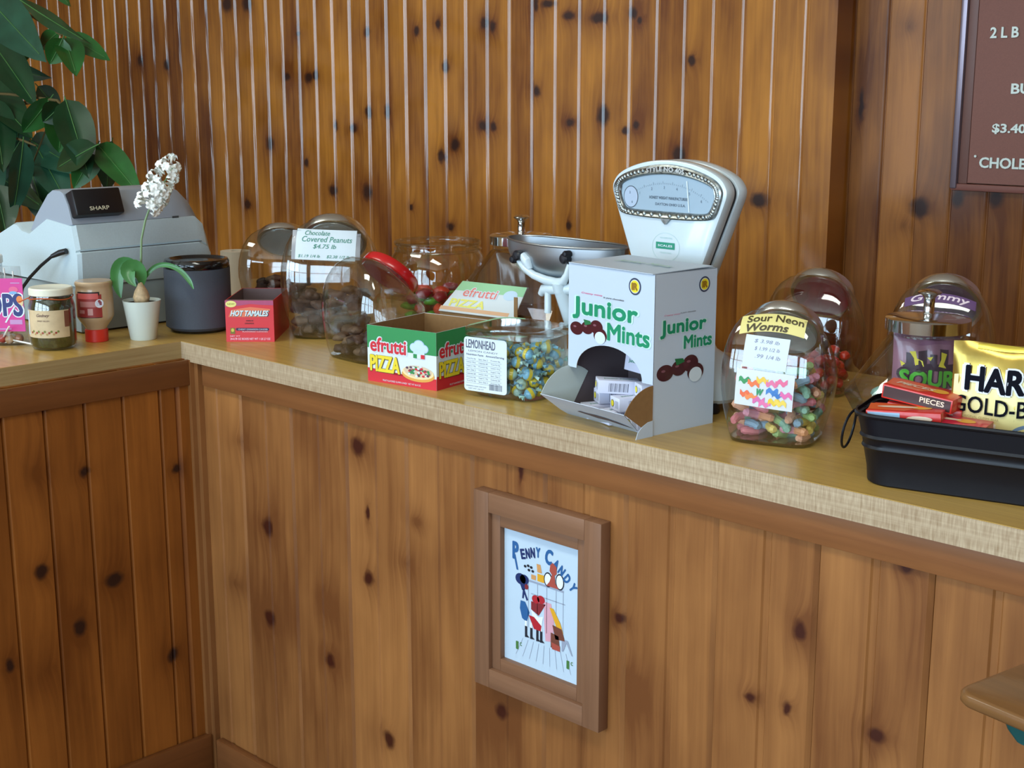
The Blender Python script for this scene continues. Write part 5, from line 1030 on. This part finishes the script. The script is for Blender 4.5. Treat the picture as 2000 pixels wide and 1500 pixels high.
# ================================================================ MENU BOARD
t = thing('menu_board', 'brown letter board with raised white lettering hanging on the pine wall', 'menu board', (1.027, 1.199, 1.244), 0)
FB = mat('brown_felt', (122, 78, 66), .7, noise=.06, nscale=400); MF = mat('anodised_frame', (130, 118, 128), .32, .6, coat=.2)
MB().box(.012, 1.5, -.014, 0, .012, .88, FB).build('letter_panel', t)
b = MB(); b.box(0, .014, -.024, 0, 0, .90, MF, .003).box(1.498, 1.512, -.024, 0, 0, .90, MF, .003).box(.014, 1.498, -.022, 0, .886, .90, MF, .002); b.build('frame', t)
b = MB(); b.box(.0, 1.51, -.020, 0, -.004, .010, mat('brown_frame', (118, 72, 62), .5), .003).box(.014, .034, -.0165, -.0, .010, .886, mat('brown_frame2', (104, 68, 58), .5), .002); b.build('frame_rail', t)
LT = mat('letter_white', (206, 216, 206), .5); A = T(0, -.0145, 0) @ FRONT
def pl(s_, x, z, h, w_):
    V, F, asp = text_geo(s_, .025, 0); lift = [A @ Vector((x + a * w_, z - h / 2 + c * h, q)) for q in (0, .003) for a, c in V]; n = len(V)
    from collections import Counter
    ed = Counter(tuple(sorted((f_[i], f_[(i + 1) % len(f_)]))) for f_ in F for i in range(len(f_)))
    side = [(a, c, c + n, a + n) for f_ in F for a, c in [(f_[i], f_[(i + 1) % len(f_)]) for i in range(len(f_))] if ed[tuple(sorted((a, c)))] == 1]
    o = MB().add([tuple(v) for v in lift], [tuple(i + n for i in f_) for f_ in F] + side, LT).build('lettering', t)
pl('2 L B', .062, .307, .021, .058); pl('B', .139, .309, .021, .016)
pl('BU', .113, .199, .020, .040); pl('$3.40', .080, .121, .0205, .069); pl('.', .046, .066, .005, .005); pl('CHOLES', .058, .054, .0215, .110)

# ================================================================ LEAFY PLANT BEHIND THE COUNTER
t = thing('potted_plant', 'tall leafy green plant behind the cash register at the left edge', 'plant', (-1.62, .60, 0), 0)
lg = [mat('leaf_green', (36, 92, 38), .38, coat=.25, noise=.18, nscale=18), mat('leaf_dark', (20, 58, 30), .38, coat=.3, noise=.2, nscale=18), mat('leaf_blue_green', (34, 76, 56), .38, coat=.25, noise=.2, nscale=18)]
org = Vector((-1.62, .60, 0)); camp = Vector(cam.location)
def big_leaf(a, c, w_, m, roll, sag):
    a, c = Vector(a) - org, Vector(c) - org; L = (c - a); ln = L.length; X = L.normalized(); N_ = (camp - org - a).normalized(); N_ = (N_ - X * N_.dot(X)).normalized(); N_ = Matrix.Rotation(roll, 3, X) @ N_; Y = N_.cross(X)
    nu, nv = 10, 6; V = []
    for s_ in (0, -.0008):
        for i in range(nu + 1):
            u = i / nu; hw = w_ * .5 * (math.sin(pi * u ** .85) ** .75) * (1 - .25 * u) * 1.25 + .0006
            for j in range(nv + 1):
                v = j / nv * 2 - 1; lift = hw * .35 * abs(v) - sag * ln * u * u + .012 * ln * sin(9 * u) * v
                V.append(tuple(a + X * ln * u + Y * hw * v + N_ * (lift + s_)))
    F = []; k = (nu + 1) * (nv + 1)
    for i in range(nu):
        for j in range(nv):
            q = i * (nv + 1) + j; F += [(q, q + 1, q + nv + 2, q + nv + 1), (k + q, k + q + nv + 1, k + q + nv + 2, k + q + 1)]
    b = MB().add(V, F, m, True)
    mid = [tuple(a + X * ln * u + N_ * (-sag * ln * u * u + .0012)) for u in [i / 10 for i in range(10)]]
    b.tube([tuple(a - X * .012)] + mid, [.0016] * 6 + [.0011] * 5, mat('leaf_vein', (72, 116, 58), .5), 6)
    return b.build('leaf', t, angle=60)
rl = random.Random(8)
for i, q in enumerate(LEAVES):
    big_leaf(q[:3], q[3:6], q[6], lg[[0, 0, 0, 1, 2, 2, 1, 1, 0, 1, 0, 0, 2, 2, 2, 0, 1, 1, 1, 1, 2, 0, 1, 2, 1, 1, 0][i]], rl.uniform(-.45, .45), rl.uniform(.02, .14))
for k in range(14):                                              # foliage beyond the left edge of the frame and at the back
    a = Vector((rl.uniform(-2.15, -1.55), rl.uniform(.45, .8), rl.uniform(1.15, 1.75))); c = a + Vector((rl.uniform(-.16, .12), rl.uniform(-.06, .06), -rl.uniform(.08, .17)))
    big_leaf(a, c, rl.uniform(.06, .1), lg[k % 3], rl.uniform(-.5, .5), .08)
sm = mat('plant_stem', (98, 84, 48), .6)
trunk = [(0, 0, .2), (.02, 0, .7), (-.03, -.02, 1.15), (-.1, -.05, 1.40), (-.18, -.1, 1.75)]
MB().tube(trunk, [.014, .012, .010, .008, .006], sm, 10).build('trunk', t)
for s_ in STEMS:
    P = [tuple(Vector(p) - org) for p in s_]; near = min(trunk, key=lambda q: (Vector(q) - Vector(P[0])).length)
    MB().tube([near] + P, [.006] + [.004] * (len(P) - 1) + [.0025], sm, 8).build('branch', t)
MB().lathe([(.11, 0), (.115, .004), (.15, .26), (.158, .265), (.158, .285), (.148, .285), (.145, .24), (0, .235)], mat('terracotta', (150, 84, 56), .8), 36).build('pot', t)
MB().lathe([(0, .236), (.145, .24), (.14, .243), (0, .25)], mat('dark_soil', (52, 38, 28), .9), 24).build('soil', t)

# ================================================================ SIDE TABLE CORNER AT THE RIGHT
t = thing('side_table', 'small wooden table with a rounded edge and dark green frame in front of the counter', 'table', (1.772, -.245, 0), -11)
tw = wood('table_oak', 'Y', (140, 98, 56), (100, 68, 38), 5, -2, (), rough=.35, coat=.4, vaxis='X', vary=0, blotch=.3)
b = MB(); b.loft([rr_ring(.0 + i, .62 - i, .0 + i, .21 - i, .02, z, 6) for z, i in ((.835, .005), (.836, .002), (.839, 0), (.846, 0), (.849, .002), (.850, .005))], tw); b.build('table_top', t, angle=50)
gm = mat('dark_green_paint', (10, 74, 72), .5)
b = MB(); b.loft([rr_ring(.040 + i, .60 - i, .018, .19, .012, z, 4) for z, i in ((.813, .018), (.821, .008), (.835, 0))], gm); b.build('apron', t)
for x, y in ((.09, .04), (.57, .04), (.09, .17), (.57, .17)): MB().tube([(x, y, 0), (x, y, .815)], [.012, .016], gm, 12).build('leg', t)

# ================================================================ SUB-PARTS: pieces carried by another part
for child, host in (('knob', 'lid'), ('lid_liner', 'lid'), ('decal', 'fan_housing'), ('housing_groove', 'fan_housing'), ('thumb_screw', 'scoop_arm'), ('dial', 'dial_bezel'), ('tape', 'label'), ('stem', 'bulb'), ('soil', 'pot'), ('needlework', 'inner_frame'), ('seam', 'body'), ('corner_tab', 'carton_body')):
    for o in list(S.collection.objects):
        if o.parent and not o.parent.parent and o.name.split('.')[0] == child:
            h = [q for q in o.parent.children if q.name.split('.')[0] == host]
            if h: o.parent = h[0]
